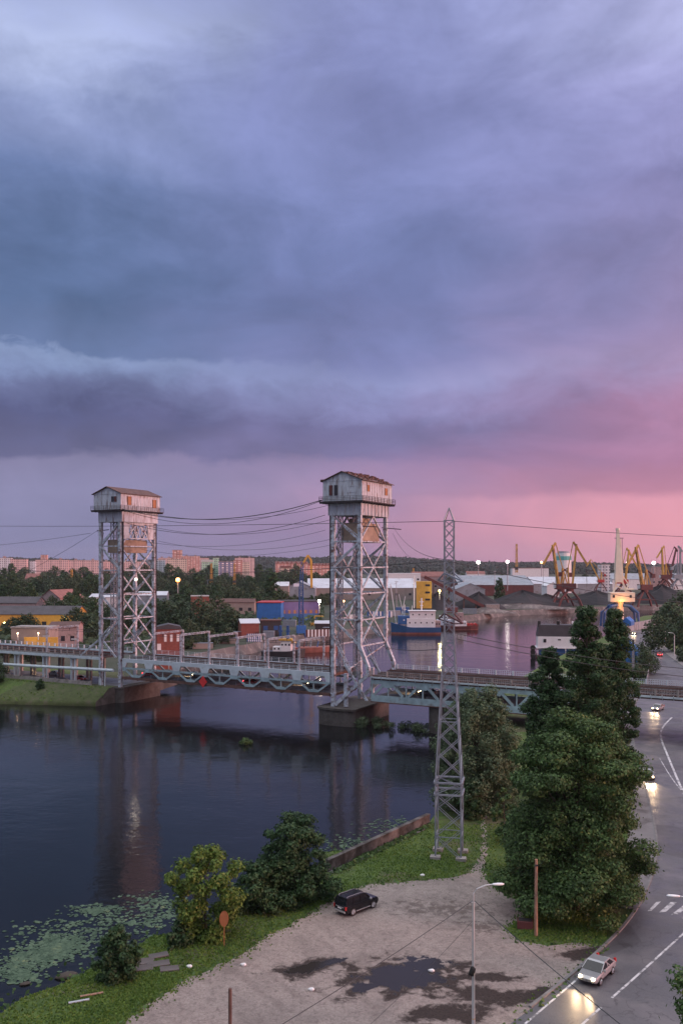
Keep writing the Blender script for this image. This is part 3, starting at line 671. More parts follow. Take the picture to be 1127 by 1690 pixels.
    for s_ in (-1, 1):
        xe = xm+s_*((hx1-hx0)/2+ov); zz = ze-(zp-ze)*ov/((hx1-hx0)/2)
        rf.extr([(xe,zz+.02),(xm,zp+.02),(xm,zp+.20),(xe,zz+.20)], hy0-ov, hy1+ov)
        if style == 0:                    # torn felt lying in clumps on the roof
            for i in range(90):
                yy = g.uniform(hy0, hy1); tt = g.random(); r_ = g.uniform(.15,.45)
                c = Vector((xm+(xe-xm)*tt, yy, zp+(zz-zp)*tt+.22)); rf.box(c.x-r_, c.x+r_, c.y-r_, c.y+r_, c.z-.1, c.z+g.uniform(.05,.28))
    rf.build('roof', 'rust_roof', hs)
    def win(face, u, wd, z0, z1, mt):
        mb = MB()
        if face == 'gable': mb.box(u, u+wd, hy0-.10, hy0-.02, z0, z1)
        else: mb.box(hx1+.02, hx1+.10, u, u+wd, z0, z1)
        w_ = mb.build('window', mt, hs); mb = MB()
        for (c0, c1) in ((0,.09),(wd-.09,wd)):
            if face == 'gable': mb.box(u+c0, u+c1, hy0-.16, hy0-.1, z0, z1)
            else: mb.box(hx1+.1, hx1+.16, u+c0, u+c1, z0, z1)
        mb.build('frame', 'dark_steel', w_)
    gx = hx0+.16*(hx1-hx0) if style == 0 else hx0+.66*(hx1-hx0)
    if style == 0:
        win('gable', gx, .9, 50.6, 53.0, 'rust_red'); win('gable', gx+1.35, .9, 50.6, 53.0, 'window_dark'); win('side', 1.0, 1.3, 51.5, 53.0, 'window_amber'); win('side', 10.4, 1.6, 51.2, 52.9, 'window_amber')
    else:
        win('gable', gx, .8, 51.3, 52.8, 'window_dark'); win('gable', gx+1.0, .8, 51.3, 52.8, 'rust_red'); win('side', 1.0, 1.6, 50.6, 52.9, 'window_amber'); win('side', 11.2, 1.6, 50.3, 52.6, 'window_amber')
    # insulator arms
    mb = MB(); zA = 43.5 if style == 0 else 44.0
    mb.bar((X(w-1),l,zA),(X(w)+sg*4.2,l,zA-.5),.2); mb.bar((X(w-1),2,zA),(X(w)+sg*3.4,2,zA-.3),.2); mb.build('insulator_arm', 'dark_steel', t)
    return t
tower(0, 1, 'right lift tower of the bridge, nearest, with ragged dark roof on its machine house', 0)
tower(LS, -1, 'left lift tower of the bridge, farther off, with smooth rust roof on its machine house', 1)
mb = MB(); mb.ball((0,0,0), .42, 10); o = one(mb, 'floodlight', 'lit_soft', 'lit white floodlight inside the left lift tower', 'lamp'); o.location = BW(LS-2.5, 9, 30.2)
pl = bpy.data.lights.new('floodlight_glow', 'POINT'); pl.energy = 150; pl.color = (1,.85,.7); pl.shadow_soft_size = .5; o2 = bpy.data.objects.new('floodlight_glow', pl); COL.objects.link(o2); o2.location = BW(LS-2.5, 8.2, 30.2)
# right approach span: deep truss to the trees, then plain girder over the road
ap = bthing('approach_span', 'long right approach of the bridge, green truss then plain girder across the road', 'bridge span', 9.6)
def B(mb): return mb
X0, X1, XE = .4, 43.0, 150.0
mb = MB(); 
for y in (0, DW): mb.box(X0, XE, y-.2, y+.2, 8.05, 9.1)
mb.build('deck_girder', 'rust_steel', ap)
mb = MB()
for y in (-.35, DW+.35): mb.box(X0, XE, y-.22, y+.22, 8.4, 8.75) if y < 0 else mb.box(X0, XE, y-.22, y+.22, 8.4, 8.75)
for i in range(70): x = X0+.6+i*2.1; mb.bar((x,-.3,8.0),(x,-.9,9.0),.12); 
mb.build('cornice', 'pale_girder', ap)
mb = MB(); mb.box(X0, XE, .21, DW-.21, 8.5, 8.95); mb.build('rail_deck', 'dark_steel', ap)
rails(X0, XE, 8.95, ap)
for y in (-.6, DW+.5):
    mb = MB(); railing(mb, X0, XE, y, 8.9, 1.25, 4.2, True, .3); mb.build('railing', 'pale_girder' if y > 0 else 'concrete', ap)
mb = MB(); mb.box(X0, X1, .21, DW-.21, 3.7, 4.0); mb.build('road_deck', 'asphalt_light', ap)
for y in (0, DW):
    mb = MB(); mb.box(X0, X1, y-.24, y+.24, 7.1, 8.04); mb.build('top_chord', 'girder_steel', ap)
    mb = MB(); mb.box(X0, X1, y-.24, y+.24, 3.1, 4.5); mb.build('bottom_chord', 'girder_steel', ap)
    mb = MB(); mb.box(X0, X1, y-.5, y+.5, 2.9, 3.09); mb.build('lower_flange', 'rust_steel', ap)
    mb = MB(); n = 5; pw = (X1-X0)/n
    for i in range(n):
        a = X0+i*pw; c = a+pw/2
        mb.bar((a+.6,y,4.5),(c-1.0,y,7.2),.55,.4,(0,1,0)); mb.bar((c+1.0,y,7.2),(a+pw-.6,y,4.5),.55,.4,(0,1,0)); mb.box(c-.15, c+.15, y-.14, y+.14, 4.5, 7.1); mb.box(a-.14+.2, a+.14+.2, y-.14, y+.14, 4.5, 7.1)
        mb.extr([(c-1.3,7.1),(c-1.0,6.4),(c+1.0,6.4),(c+1.3,7.1)], y-.25, y+.25); mb.box(a+.05, a+.5, y-.3, y+.3, 3.15, 4.45)
    mb.build('truss_web', 'girder_steel', ap)
    mb = MB(); railing(mb, X0, X1, y+(.7 if y == 0 else -.7), 4.0, .9); mb.build('railing', 'galvanised', ap)
mb = MB()
for i in range(12): x = X0+.3+(X1-X0-.6)*i/11; mb.box(x-.16, x+.16, .25, DW-.25, 3.15, 3.68)
for i in range(34): x = X0+.3+(XE-X0-.6)*i/33; mb.box(x-.16, x+.16, .25, DW-.25, 7.9, 8.48)
mb.build('cross_beam', 'rust_steel', ap)
mb = MB()
for y in (.5, DW-.5): mb.bar((41.6,y,8.0),(40.2,y,4.4),.5); mb.bar((46.0,y,7.9),(43.0,y,0),.6,.6,(0,1,0))
mb.build('strut', 'pale_girder', ap)
# left approach on columns
al = bthing('approach_span', 'left approach of the bridge on slim columns above the grassy bank', 'bridge span', LS-7.2)
XE = -130.0
mb = MB()
for y in (0, DW): mb.box(XE, -.3, y-.22, y+.22, 8.2, 9.0)
mb.build('deck_girder', 'pale_girder', al)
mb = MB(); mb.box(XE, -.3, .23, DW-.23, 8.5, 8.9); mb.build('rail_deck', 'dark_steel', al); rails(XE, -.3, 8.9, al)
for y in (-.1, DW+.1):
    mb = MB(); railing(mb, XE, -.3, y, 8.95, 1.4, 2.4, False, .3); mb.box(XE, -.3, y-.05, y+.05, 9.0, 9.35); mb.build('railing', 'concrete' if y < 0 else 'pale_girder', al)
mb = MB(); mb.box(XE, -1, DW/2-.2, DW/2+.2, 9.3, 9.7); mb.build('cable_duct', 'rust_red', al)
for i, x in enumerate((-11, -22, -33.5, -45, -57, -70, -84, -98, -112)):
    for y in (1.0, 7, 12.4):
        mb = MB()
        for d_ in (-.7, .7): mb.box(x+d_-.28, x+d_+.28, y-.3, y+.3, 1.2, 7.8)
        mb.box(x-1.3, x+1.3, y-.35, y+.35, 7.8, 8.18)
        mb.build('column', 'pale_girder' if y < 2 else 'concrete', al)
# embankment for the left approach with its road
mb = MB(); g = random.Random(9)
prof = [(0,-4.5),(.03,-2.4),(.10,-1.7),(.5,-.1),(.85,1.1),(-2.2,1.3),(16,1.3),(26,1.0),(28,-1)]
nx = 46; rows = []
for i in range(nx+1):
    x = -67.0-i*3.6; k = 0.15 if i == 0 else 1
    toe = -8.0-max(0, -67.0-x)*.37; row = []
    for j, (y, z) in enumerate(prof):
        yy = toe+(-2.6-toe)*y if j < 5 else y; q_ = 0 if j in (5,6) else 1
        row.append(tuple(BW(x+(g.uniform(-.4,.4)*q_ if i else 0), yy+g.uniform(-.4,.4)*q_, z+g.uniform(-.12,.12)*q_)))
    rows.append(row)
vs = [v for r in rows for v in r]; m_ = len(prof); fs = [(i*m_+j, i*m_+j+1, (i+1)*m_+j+1, (i+1)*m_+j) for i in range(nx) for j in range(m_-1)]
mb.add(vs, fs); mb.m = [1 if f[0]//m_ > 7 and f[0] % m_ > 1 else 0 for f in fs]; mb.cur = 0; mb.add([], []); o = struct(mb, 'embankment', ['bank_earth', 'grass_ground'], smooth=True)
mb = MB(); mb.add(rows[0], [tuple(range(m_))]); struct(mb, 'embankment_end', 'pier_concrete')
mb = MB(); mb.add([tuple(BW(x,y,1.312)) for x, y in ((-67.2,.4),(-225,.4),(-225,13),(-67.2,13))], [(0,1,2,3)]); struct(mb, 'lower_road', 'asphalt')
mb = MB(); 
for i in range(24): xx = -4.5*i; mb.box(xx-4.4, xx, -.15, .15, 1.25, 2.25); mb.box(xx-.25, xx+.2, -.25, .25, 1.25, 2.5)
o = one(sub(mb, 0), 'parapet_wall', 'concrete', 'low grey concrete parapet along the top of the left bank', 'wall'); o.location = BW(-75,-1.6,0); o.rotation_euler = (0,0,BRZ)
mb = MB(); mb.tube([(-58,0,4.9),(-30,0,5.2),(0,0,5.7)], .42, 8)
for x in (-50,-38,-26,-14,-3): mb.box(x-.12, x+.12, -.12, .12, 1.2, 5.2)
o = one(mb, 'heating_pipe', 'pale_girder', 'pale overground pipe on short props under the left approach', 'pipe'); o.location = BW(-67.5,-.9,0); o.rotation_euler = (0,0,BRZ)
# catenary gantries over the lift span
def px_to_x(px, y):
    k = (px-CX)/F                                     # solve for x along the bridge
    return (k*(208.3+.8796*y)+1.9-.4757*y)/(.8796+.4757*k)
gl = ['closest to the left tower', 'second from the left tower', 'third from the left tower', 'fourth from the left tower', 'next but one to the right tower', 'nearest the right tower']
def gantry(h=7.1):
    t = thing('catenary_gantry', '', 'gantry')
    for y in (.5, 12.6):
        mb = MB(); mb.lattice((0,y,0),(0,y,h),.34,.34,9,.09,.06); mb.box(-.3,.3,y-.3,y+.3,0,.3); mb.build('post', 'tower_steel', t)
    mb = MB(); mb.lattice((0,.4,h),(0,12.7,h),.4,.4,14,.08,.06); mb.build('cross_beam', 'tower_steel', t)
    for y in (4, 9.2): mb = MB(); mb.tube([(0,y,h-.2),(0,y,h-1.2)], .05, 5); mb.ball((0,y,h-.6), .13, 6); mb.build('insulator', 'dark_steel', t)
    return t
gp = gantry()
for i, px in enumerate((254, 298, 345, 392, 442, 493)):
    o = gp if i == 0 else copy_tree(gp)
    o.location = BW(px_to_x(px, .5), .2, 8.95); o.rotation_euler = (0,0,BRZ)
    tag(o, 'lattice catenary gantry on the lift span, '+gl[i], None, 'catenary gantries on the lift span')
o = copy_tree(gp); o.location = BW(px_to_x(77, .5), .2, 8.95); o.rotation_euler = (0,0,BRZ); tag(o, 'lattice catenary gantry on the left approach in front of the yellow building', None, 'catenary gantries on the lift span')
def sag(a, b, s, n=16):
    a, b = Vector(a), Vector(b); return [a.lerp(b, i/n)-Vector((0,0,s*4*(i/n)*(1-i/n))) for i in range(n+1)]
def wire(a, b, s, r, label, group='power cables across the sky', name='power_cable', n=16):
    mb = MB(); mb.tube(sag(a, b, s, n), r, 4); return one(mb, name, 'cable', label, 'cable', group=group)
for i, (y, z0, z1, s, r, lb) in enumerate(((-1.8,49.3,49.6,3.6,.10,'thick topmost cable hung between the walkways of the two lift towers'), (-1.2,49.0,49.6,4.6,.06,'thin cable just below the thickest one between the two towers'), (6,48.8,49.4,3.0,.05,'slack upper cable between the two tower walkways'), (0,45.6,46.2,3.8,.06,'middle cable hung between the two towers under the machine houses'), (7,45.3,46.0,3.4,.05,'middle cable hung between the two towers under the machine houses'), (0,41.5,42.6,3.0,.04,'low thin cable strung between the two lift towers'), (13,41,42,3.2,.04,'low thin cable strung between the two lift towers'), (6,38.5,39.5,2.4,.035,'low thin cable strung between the two lift towers'))):
    wire(BW(LS+2.2,y,z0), BW(-2.2,y,z1), s, r, lb, 'cables between the lift towers')
for i, y in enumerate((4, 9.2)):
    wire(BW(-190,y,15.2), BW(LS-7,y,15.4), 0, .05, 'contact wire above the left approach tracks', 'railway contact wires', 'contact_wire')
    wire(BW(LS+3,y,15.2), BW(-3,y,15.2), .3, .05, 'contact wire above the tracks of the lift span', 'railway contact wires', 'contact_wire')
# ------------------------------------------------------------------ trees
def leaves(centres, normals, size, g):
    n = len(centres); a = g.normal(size=(n,3)); nn = normals+g.normal(size=(n,3))*.55; nn /= np.linalg.norm(nn, axis=1)[:,None]+1e-9
    u = np.cross(nn, a); u /= np.linalg.norm(u, axis=1)[:,None]+1e-9; w = np.cross(nn, u)
    s = size*g.uniform(.6, 1.3, n)[:,None]
    v = np.stack([centres-u*s*.5, centres+w*s*.32+nn*s*.06, centres+u*s*.55, centres-w*s*.32+nn*s*.06], 1).reshape(-1,3)
    return v
def crown_mesh(name, lobes, nleaf, size, mt, seed, squash=.85, fill=.45):
    g = np.random.default_rng(seed); L_ = np.array([(x,y,z,r) for x,y,z,r in lobes]); w = L_[:,3]**2; w /= w.sum()
    idx = g.choice(len(L_), nleaf, p=w); d = g.normal(size=(nleaf,3)); d /= np.linalg.norm(d, axis=1)[:,None]
    rr = np.where(g.random(nleaf) < fill, g.random(nleaf)**.5, .82+.3*g.random(nleaf)**1.5)
    # bumpy lobes with twig tufts
    tuft = 1+.22*np.sin(d[:,0]*7+idx)*np.sin(d[:,1]*8+idx*2)*1.0+.1*np.sin(d[:,2]*11+idx)
    stray = g.random(nleaf) < .05; rr = np.where(stray, rr*1.25, rr)
    c = L_[idx,:3]+d*(L_[idx,3]*rr*tuft)[:,None]*np.array([1,1,squash])
    nn = d+np.array([0,0,.45]); v = leaves(c, nn, size, g)
    me = bpy.data.meshes.new(name); nv = len(v); me.vertices.add(nv); me.vertices.foreach_set('co', v.ravel())
    me.loops.add(nv); me.loops.foreach_set('vertex_index', np.arange(nv, dtype=np.int32)); me.polygons.add(nv//4)
    me.polygons.foreach_set('loop_start', np.arange(0, nv, 4, dtype=np.int32)); me.polygons.foreach_set('loop_total', np.full(nv//4, 4, dtype=np.int32))
    me.materials.append(M[mt]); me.update(calc_edges=True); return me
def lobes_round(H, Rr, z0, n, seed, lr=.34, prof=None, core=True):
    g = random.Random(seed); out = []; n = int(n*2.2); lr *= .62
    prof = prof or (lambda t: math.sin(math.pi*min(1, t*.9+.1))**.6)
    for i in range(n):
        t = (i+.5)/n; a = i*2.39996+g.uniform(-.5, .5); r = Rr*prof(t)*g.uniform(.62, .98)
        out.append((r*math.cos(a), r*math.sin(a), z0+(H-z0)*t*.95+g.uniform(-.03,.03)*(H-z0), Rr*lr*g.uniform(.6, 1.3)*(1-.25*t)))
    if core:
        m_ = max(3, int((H-z0)/(Rr*.9)))
        for i in range(m_): t = (i+.5)/m_; out.append((g.uniform(-.1,.1)*Rr, g.uniform(-.1,.1)*Rr, z0+(H-z0)*t*.9, Rr*prof(t)*.72))
    return out
def limbs(H, lobes, r0, seed, z0):
    mb = MB(); g = random.Random(seed); top = H*.72
    pts = [(0,0,-.4)]+[(g.uniform(-.02,.02)*H*k, g.uniform(-.02,.02)*H*k, top*k) for k in (.25,.5,.75,1)]
    mb.tube(pts, [r0*1.25, r0, r0*.75, r0*.5, r0*.2], 8)
    for (x,y,z,r) in lobes[::5]:
        zb = max(z0*.6, z*.55); k = min(1, zb/top); mb.tube([(0,0,zb), (x*.45, y*.45, zb+(z-zb)*.55), (x*.9, y*.9, z)], [r0*.45*(1-k*.5), r0*.25, r0*.06], 5)
    return mb
def near_tree(name, label, loc, H, Rr, z0, nl, nleaf, size, mt, seed, r0, cat='tree', prof=None, lr=.34, group=None, stretch=(1,1), fill=.45, squash=.85):
    t = thing(name, label, cat, loc, 0, group); lo = lobes_round(H, Rr, z0, nl, seed, lr, prof, seed not in (41,33,35)); lo = [(x*stretch[0], y*stretch[1], z, r) for x,y,z,r in lo]
    o = bpy.data.objects.new('crown', crown_mesh('crown', lo, nleaf, size, mt, seed, squash, fill)); COL.objects.link(o); o.parent = t
    limbs(H, lo, r0, seed, z0).build('trunk', 'bark', t); return t
def scatter(name, label, pts, size, mt, nrm, seed):
    g = np.random.default_rng(seed); pts = np.array(pts); v = leaves(pts, np.tile(np.array([nrm]), (len(pts),1)), size, g); nv = len(v)
    me = bpy.data.meshes.new(name); me.vertices.add(nv); me.vertices.foreach_set('co', v.ravel()); me.loops.add(nv); me.loops.foreach_set('vertex_index', np.arange(nv, dtype=np.int32)); me.polygons.add(nv//4)
    me.polygons.foreach_set('loop_start', np.arange(0, nv, 4, dtype=np.int32)); me.polygons.foreach_set('loop_total', np.full(nv//4, 4, dtype=np.int32)); me.materials.append(M[mt]); me.update(calc_edges=True)
    o = bpy.data.objects.new(name, me); COL.objects.link(o); return tag(o, label, name.replace('_',' '), None, 'stuff')
near_tree('maple_tree', 'broad bushy tree with dense green crown beside the road bend', L(950,1500), 20.0, 6.9, 1.2, 52, 110000, .30, 'leaf_mid', 11, .42, squash=.62, fill=.3, lr=.38, prof=lambda t: (.95+.12*math.sin(t*9)) if t < .72 else max(.08, (1-(t-.72)/.30))**.5, stretch=(1.0,.95))
pop = lambda t: (.55+.5*math.sin(min(1,t*1.25)*2.2)) * (1 if t < .55 else max(.1, 1-(t-.55)/.5)**.8)
near_tree('poplar_tree', 'slender dark poplar, lowest of the three beside the willow', L(905,1322), 23.4, 3.7, 1.5, 46, 34000, .36, 'leaf_dark', 21, .3, prof=pop, lr=.40, group='poplars by the bridge')
near_tree('poplar_tree', 'tallest slim poplar, middle of the three in front of the bridge', L(968,1330), 29.5, 4.2, 1.5, 60, 44000, .36, 'leaf_dark', 22, .36, prof=pop, lr=.38, group='poplars by the bridge')
near_tree('poplar_tree', 'tall narrow poplar on the right, next to the road', L(1014,1312), 29.2, 3.6, 1.5, 56, 38000, .36, 'leaf_dark', 23, .34, prof=pop, lr=.40, group='poplars by the bridge')
near_tree('willow_tree', 'rounded grey-green willow behind the pylon', L(790,1335)+Vector((0,0,0)), 17.6, 6.6, .5, 44, 46000, .34, 'leaf_willow', 31, .4, lr=.36, prof=lambda t: (.95 if t < .6 else max(.1, 1-(t-.6)/.42)**.6), stretch=(1,.9))
near_tree('bushy_tree', 'low pale green bushy tree between the willow and the broad tree', L(862,1440), 6.5, 2.4, .2, 20, 7000, .34, 'leaf_mid', 33, .15, 'tree', lr=.42)
near_tree('bush', 'small green shrub at the foot of the pylon', L(775,1352), 5.5, 2.0, .1, 12, 4000, .3, 'leaf_dark', 34, .1, 'bush', lr=.45)
near_tree('poplar_tree', 'small sapling at the foot of the willow next to the path', L(832,1392), 7.0, 1.6, .8, 12, 3000, .3, 'leaf_mid', 35, .1, 'tree', lr=.45)
# bank shrubs
near_tree('small_tree', 'yellow-green small tree leaning over the bank, nearest the orange sign', L(340,1562,-1.0), 9.6, 4.1, .6, 20, 13000, .32, 'leaf_yellow', 41, .12, lr=.36, group='small trees on the near bank', prof=lambda t: .35+.65*t if t < .75 else max(.2,1-(t-.75)/.3), stretch=(1.05,1))
near_tree('small_tree', 'dark leafy tree on the bank next to the end of the wall', L(486,1490,-.3), 9.0, 3.9, .3, 26, 20000, .32, 'leaf_dark', 42, .18, lr=.38, group='small trees on the near bank', prof=lambda t: (.95+.15*math.sin(t*8)) if t < .68 else max(.35, 1-(t-.68)/.42)**.7, stretch=(1.05,.9), squash=.7, fill=.3)
near_tree('bush', 'mid-green low bush at the water edge between the two small trees', L(430,1516,-1.0), 6.0, 2.8, .1, 16, 9500, .32, 'leaf_dark', 43, .1, 'bush', lr=.42, group='bushes on the near bank')
near_tree('bush', 'dark low bush right beside the trunk of the yellow-green tree', L(298,1580,-1.2), 3.6, 1.4, .1, 9, 2600, .3, 'leaf_dark', 44, .08, 'bush', lr=.45, group='bushes on the near bank')
near_tree('bush', 'round dark bush alone on the bank near the concrete slabs', L(193,1620,-.3), 4.6, 1.9, .1, 14, 5200, .3, 'leaf_dark', 45, .08, 'bush', lr=.42, group='bushes on the near bank')
near_tree('bush', 'fresh green treetop poking in at the bottom right corner', L(1180,1790), 8.5, 3.2, 3, 16, 6000, .3, 'leaf_mid', 46, .12, 'bush', lr=.4)
near_tree('bush', 'large dark bush on the left bank at the frame edge', Vector(BW(-106,-8.5,.2)), 9.5, 4.0, 0, 18, 7000, .42, 'leaf_dark', 47, .15, 'bush', lr=.45)
near_tree('bush', 'brownish green bush on the left bank at the water edge', Vector(BW(-100,-14.6,-1.5)), 5.5, 2.2, 0, 10, 3000, .4, 'leaf_mid', 48, .1, 'bush', lr=.45)
near_tree('bush', 'small dark shrub low on the left bank slope', Vector(BW(-88,-7.5,0)), 2.8, 1.4, 0, 8, 1500, .35, 'leaf_dark', 49, .1, 'bush', lr=.45)
# reeds under the right approach
mb_l = []
g = random.Random(5)
for i in range(34): x = 2+i*.95; mb_l.append((x+g.uniform(-.5,.5), g.uniform(-1.5,3.5), -2.6+g.uniform(0,1.0), g.uniform(.6,1.25)))
o = bpy.data.objects.new('waterside_plants', crown_mesh('waterside_plants', mb_l, 9000, .34, 'leaf_willow', 51, .9)); COL.objects.link(o); o.location = BW(0,0,0); o.rotation_euler = (0,0,BRZ); tag(o, 'low green growth at the water line under the right approach', 'plants', None, 'stuff')
mb = MB(); mb.tube([(-.6,0,0),(.1,.1,.25),(.9,0,.05)], [.2,.3,.12], 6)
t = thing('floating_branch', 'small leafy clump of weed floating in open water', 'branch', L(405,1228,WZ)); mb.build('branch', 'bark', t)
o = bpy.data.objects.new('leaves', crown_mesh('leaves', [(0,0,.5,.9),(1.0,.3,.3,.6),(-.8,0,.3,.5)], 900, .3, 'leaf_mid', 52)); COL.objects.link(o); o.parent = t
# lily pads
g = np.random.default_rng(12)
mb = MB()
def lily(px, py, sx, sy, n, thr=None):
    for _ in range(n):
        x, y = px+g.normal()*sx, py+g.normal()*sy
        if thr and not thr(x, y): continue
        c = L(x, y, WZ); r = g.uniform(.07,.30); k = 7; a0 = g.uniform(0,6.28); tx, ty = g.uniform(-.12,.12,2)
        mb.add([(c.x,c.y,WZ+.03)]+[(c.x+r*math.cos(a0+j*5.6/k), c.y+r*math.sin(a0+j*5.6/k), WZ+.03+r*(tx*math.cos(j)+ty*math.sin(j))) for j in range(k+1)], [(0,j+1,j+2) for j in range(k)])
wet = lambda x, y: y < 1683-(x)*.46 if x < 150 else y < 1610-(x-150)*.16
lily(60,1578,26,9,380,wet); lily(25,1600,20,9,220,wet); lily(88,1568,14,4,150,wet); lily(40,1612,18,5,120,wet); lily(100,1562,22,10,450,wet); lily(155,1502,18,4,190,wet); lily(190,1522,45,12,260,wet); lily(255,1490,26,7,170,wet); lily(110,1545,50,14,260,wet); lily(270,1512,22,10,110,wet)
lily(600,1395,38,9,330,lambda x,y: y < 1424-(x-545)*.46-3); lily(655,1362,28,6,170,lambda x,y: y < 1424-(x-545)*.46-3)
tag(mb.build('lily_pads', 'lily_leaf'), 'pale green lily pads floating by the near bank', 'lily pads', None, 'stuff')
# grass tufts over the near bank
inpoly = lambda p, P: sum(1 for i in range(len(P)) if (P[i-1][1] > p[1]) != (P[i][1] > p[1]) and p[0] < (P[i][0]-P[i-1][0])*(p[1]-P[i-1][1])/(P[i][1]-P[i-1][1]+1e-12)+P[i-1][0]) % 2 == 1
cs = []; lps = [L(*q) for q in lot]
g = np.random.default_rng(5); near_poly = [tuple(p) for p in offset(poly, offs)]
n_rl = int(len(RL)*.55)
while len(cs) < 34000:
    px, py = g.uniform(0, 1040), g.uniform(1360, 1700)
    c = L(px, py)
    if px > 850 and (inpoly(c, rp) or min((c.xy-q).length for q in RL[:n_rl]) < (.6 if px < 1000 else 3.9)): continue
    if not inpoly(c, near_poly_c if 'near_poly_c' in globals() else near_poly): continue
    if inpoly((c.x+g.normal()*.55, c.y+g.normal()*.55), lps): continue
    dens = .5+.28*math.sin(c.x*.31+1.7*math.sin(c.y*.23))+.25*math.sin(c.y*.47+c.x*.19+2)
    if g.random() > .25+dens: continue
    cs.append((c.x, c.y, .05+.1*max(0,dens-.6)))
cs = np.array(cs); v = leaves(cs, np.tile(np.array([[0,-.9,.5]]), (len(cs),1)), .22, g)
me = bpy.data.meshes.new('grass'); nv = len(v); me.vertices.add(nv); me.vertices.foreach_set('co', v.ravel()); me.loops.add(nv); me.loops.foreach_set('vertex_index', np.arange(nv, dtype=np.int32)); me.polygons.add(nv//4)
me.polygons.foreach_set('loop_start', np.arange(0, nv, 4, dtype=np.int32)); me.polygons.foreach_set('loop_total', np.full(nv//4, 4, dtype=np.int32)); me.materials.append(M['grass_blade']); me.update(calc_edges=True)
o = bpy.data.objects.new('grass', me); COL.objects.link(o); tag(o, 'short green grass along the near bank', 'grass', None, 'stuff')

# rough grass and weeds on the left bank
g = random.Random(31); pts = []
for _ in range(9000):
    x = -67-g.random()*95; toe = -8.0-max(0, -67.0-x)*.37; f = g.random()**.8; yy = toe+(-2.6-toe)*(.05+.93*f); z = -2.0+(1.2+2.0)*min(1, f*1.05)
    if x > -86 and g.random() < .72: continue
    pts.append(tuple(BW(x, yy, z+g.uniform(-.3,.15))))
scatter('bank_grass', 'rough grass and weeds on the slope of the left bank', pts, .6, 'grass_blade', (0,-.8,.6), 6)

# taller weeds and sedge along the near shore and at the foot of the wall
g = random.Random(17); pts = []
for a_, b_ in zip(nb1, nb1[1:]):
    for k in range(26):
        p_ = Vector(a_[:2]).lerp(Vector(b_[:2]), g.random()); pts.append((p_.x+g.uniform(.2,3.2), p_.y-g.uniform(.2,2.6), -2.4+g.uniform(0,2.4)))
for k in range(700):
    p_ = wl0.lerp(wl1, g.random()); pts.append((p_.x+g.uniform(.2,1.0), p_.y-g.uniform(.3,1.2), g.uniform(0,.35)))
for k in range(520):
    f_ = g.random(); i_ = int(f_*(len(lp)-1)); p_ = lp[i_]; 
    if L(0,1700).y < p_.y: pts.append((p_.x+g.gauss(0,.3), p_.y+g.gauss(0,.3), g.uniform(.02,.1)))
scatter('shore_weeds', 'taller weeds along the near water edge, the wall and the gravel edge', pts, .42, 'leaf_mid', (0,-.8,.6), 8)
# ------------------------------------------------------------------ pylon
def pylon():
    base = L(741,1412); t = thing('transmission_pylon', 'tall narrow galvanised lattice pylon on the grass in front of the willow', 'pylon', base, R(-12))
    def hw(z): return 1.5 if z < 9.0 else (1.5+(.56-1.5)*(min(z,26)-9)/17 if z < 26 else .56)
    zt = 40.0
    def c(z, i): w = hw(z); s = ((-1,-1),(1,-1),(1,1),(-1,1))[i]; return Vector((w*s[0], w*s[1], z))
    for i in range(4):
        mb = MB()
        for a, b in ((0,9),(9,26),(26,zt)): mb.bar(c(a,i), c(b,i), .17 if a < 26 else .12)
        mb.bar(c(zt,i), Vector((0,0,zt+1.5)), .12); mb.build('leg', 'galvanised', t)
    zs = [0,2.6,5.2,7.6,9.0]
    z = 9.0
    while z < zt-.5:
        z += max(1.25, hw(z)*1.75); zs.append(min(z, zt))
    if zs[-1] < zt: zs.append(zt)
    for i in range(4):
        mb = MB(); j = (i+1) % 4
        for k in range(len(zs)-1):
            a, b = zs[k], zs[k+1]; w = .09 if a < 26 else .065
            if a > 20: mb.bar(c(a,i), c(b,j), w); mb.bar(c(a,j), c(b,i), w)
            elif a < 9: mb.bar(c(a,i if k % 2 else j), c(b,j if k % 2 else i), w); mb.bar(c(a+.3,i if k % 2 else j), c(b+.3 if b < 9 else b,j if k % 2 else i), w*.7)
            else:
                m = c(a,i) if k % 2 else c(a,j); mb.bar(c(a,i), c(b,j), w); mb.bar(c(a+.25,i), c(b+.25 if b < zt-.3 else b,j), w)
            if b in (9.0,) or k % 3 == 0: mb.bar(c(b,i), c(b,j), w)
        mb.build('bracing', 'galvanised', t)
    mb = MB()
    for z in (7.6, 9.0): [mb.bar((1.62*p_,1.62*q_,z),(1.62*r_,1.62*s_,z),.2) for p_,q_,r_,s_ in ((-1,-1,1,-1),(1,-1,1,1),(1,1,-1,1),(-1,1,-1,-1))]
    mb.build('collar', 'galvanised', t)
    for sx in (-1,1):
        for sy in (-1,1):
            mb = MB(); mb.box(sx*1.5-.6,sx*1.5+.6,sy*1.5-.5,sy*1.5+.5,0,.35); mb.build('footing', 'concrete', t)
    for z, r in ((32.8,2.6),(28.0,3.4)):
        mb = MB(); mb.bar((-.6,0,z+.9),(1.9,-r-.6,z),.16); mb.bar((.6,0,z+.9),(1.9,-r-.6,z),.16); mb.bar((-.6,0,z-.4),(1.9,-r-.6,z),.12); mb.bar((-1.6,r,z),(-.6,0,z+.9),.14); mb.bar((-1.6,r,z),(.6,0,z-.3),.12)
        mb.build('crossarm', 'rust_red' if z < 30 else 'galvanised', t)
    return base
PB = pylon()
wire(PB+Vector((-.6,0,39.9)), Q(-300,862,230), .8, .035, 'thin ground wire running left from the top of the pylon')
wire(PB+Vector((.6,0,39.9)), Q(1500,892,200), 1.0, .035, 'thin ground wire running right from the top of the pylon')
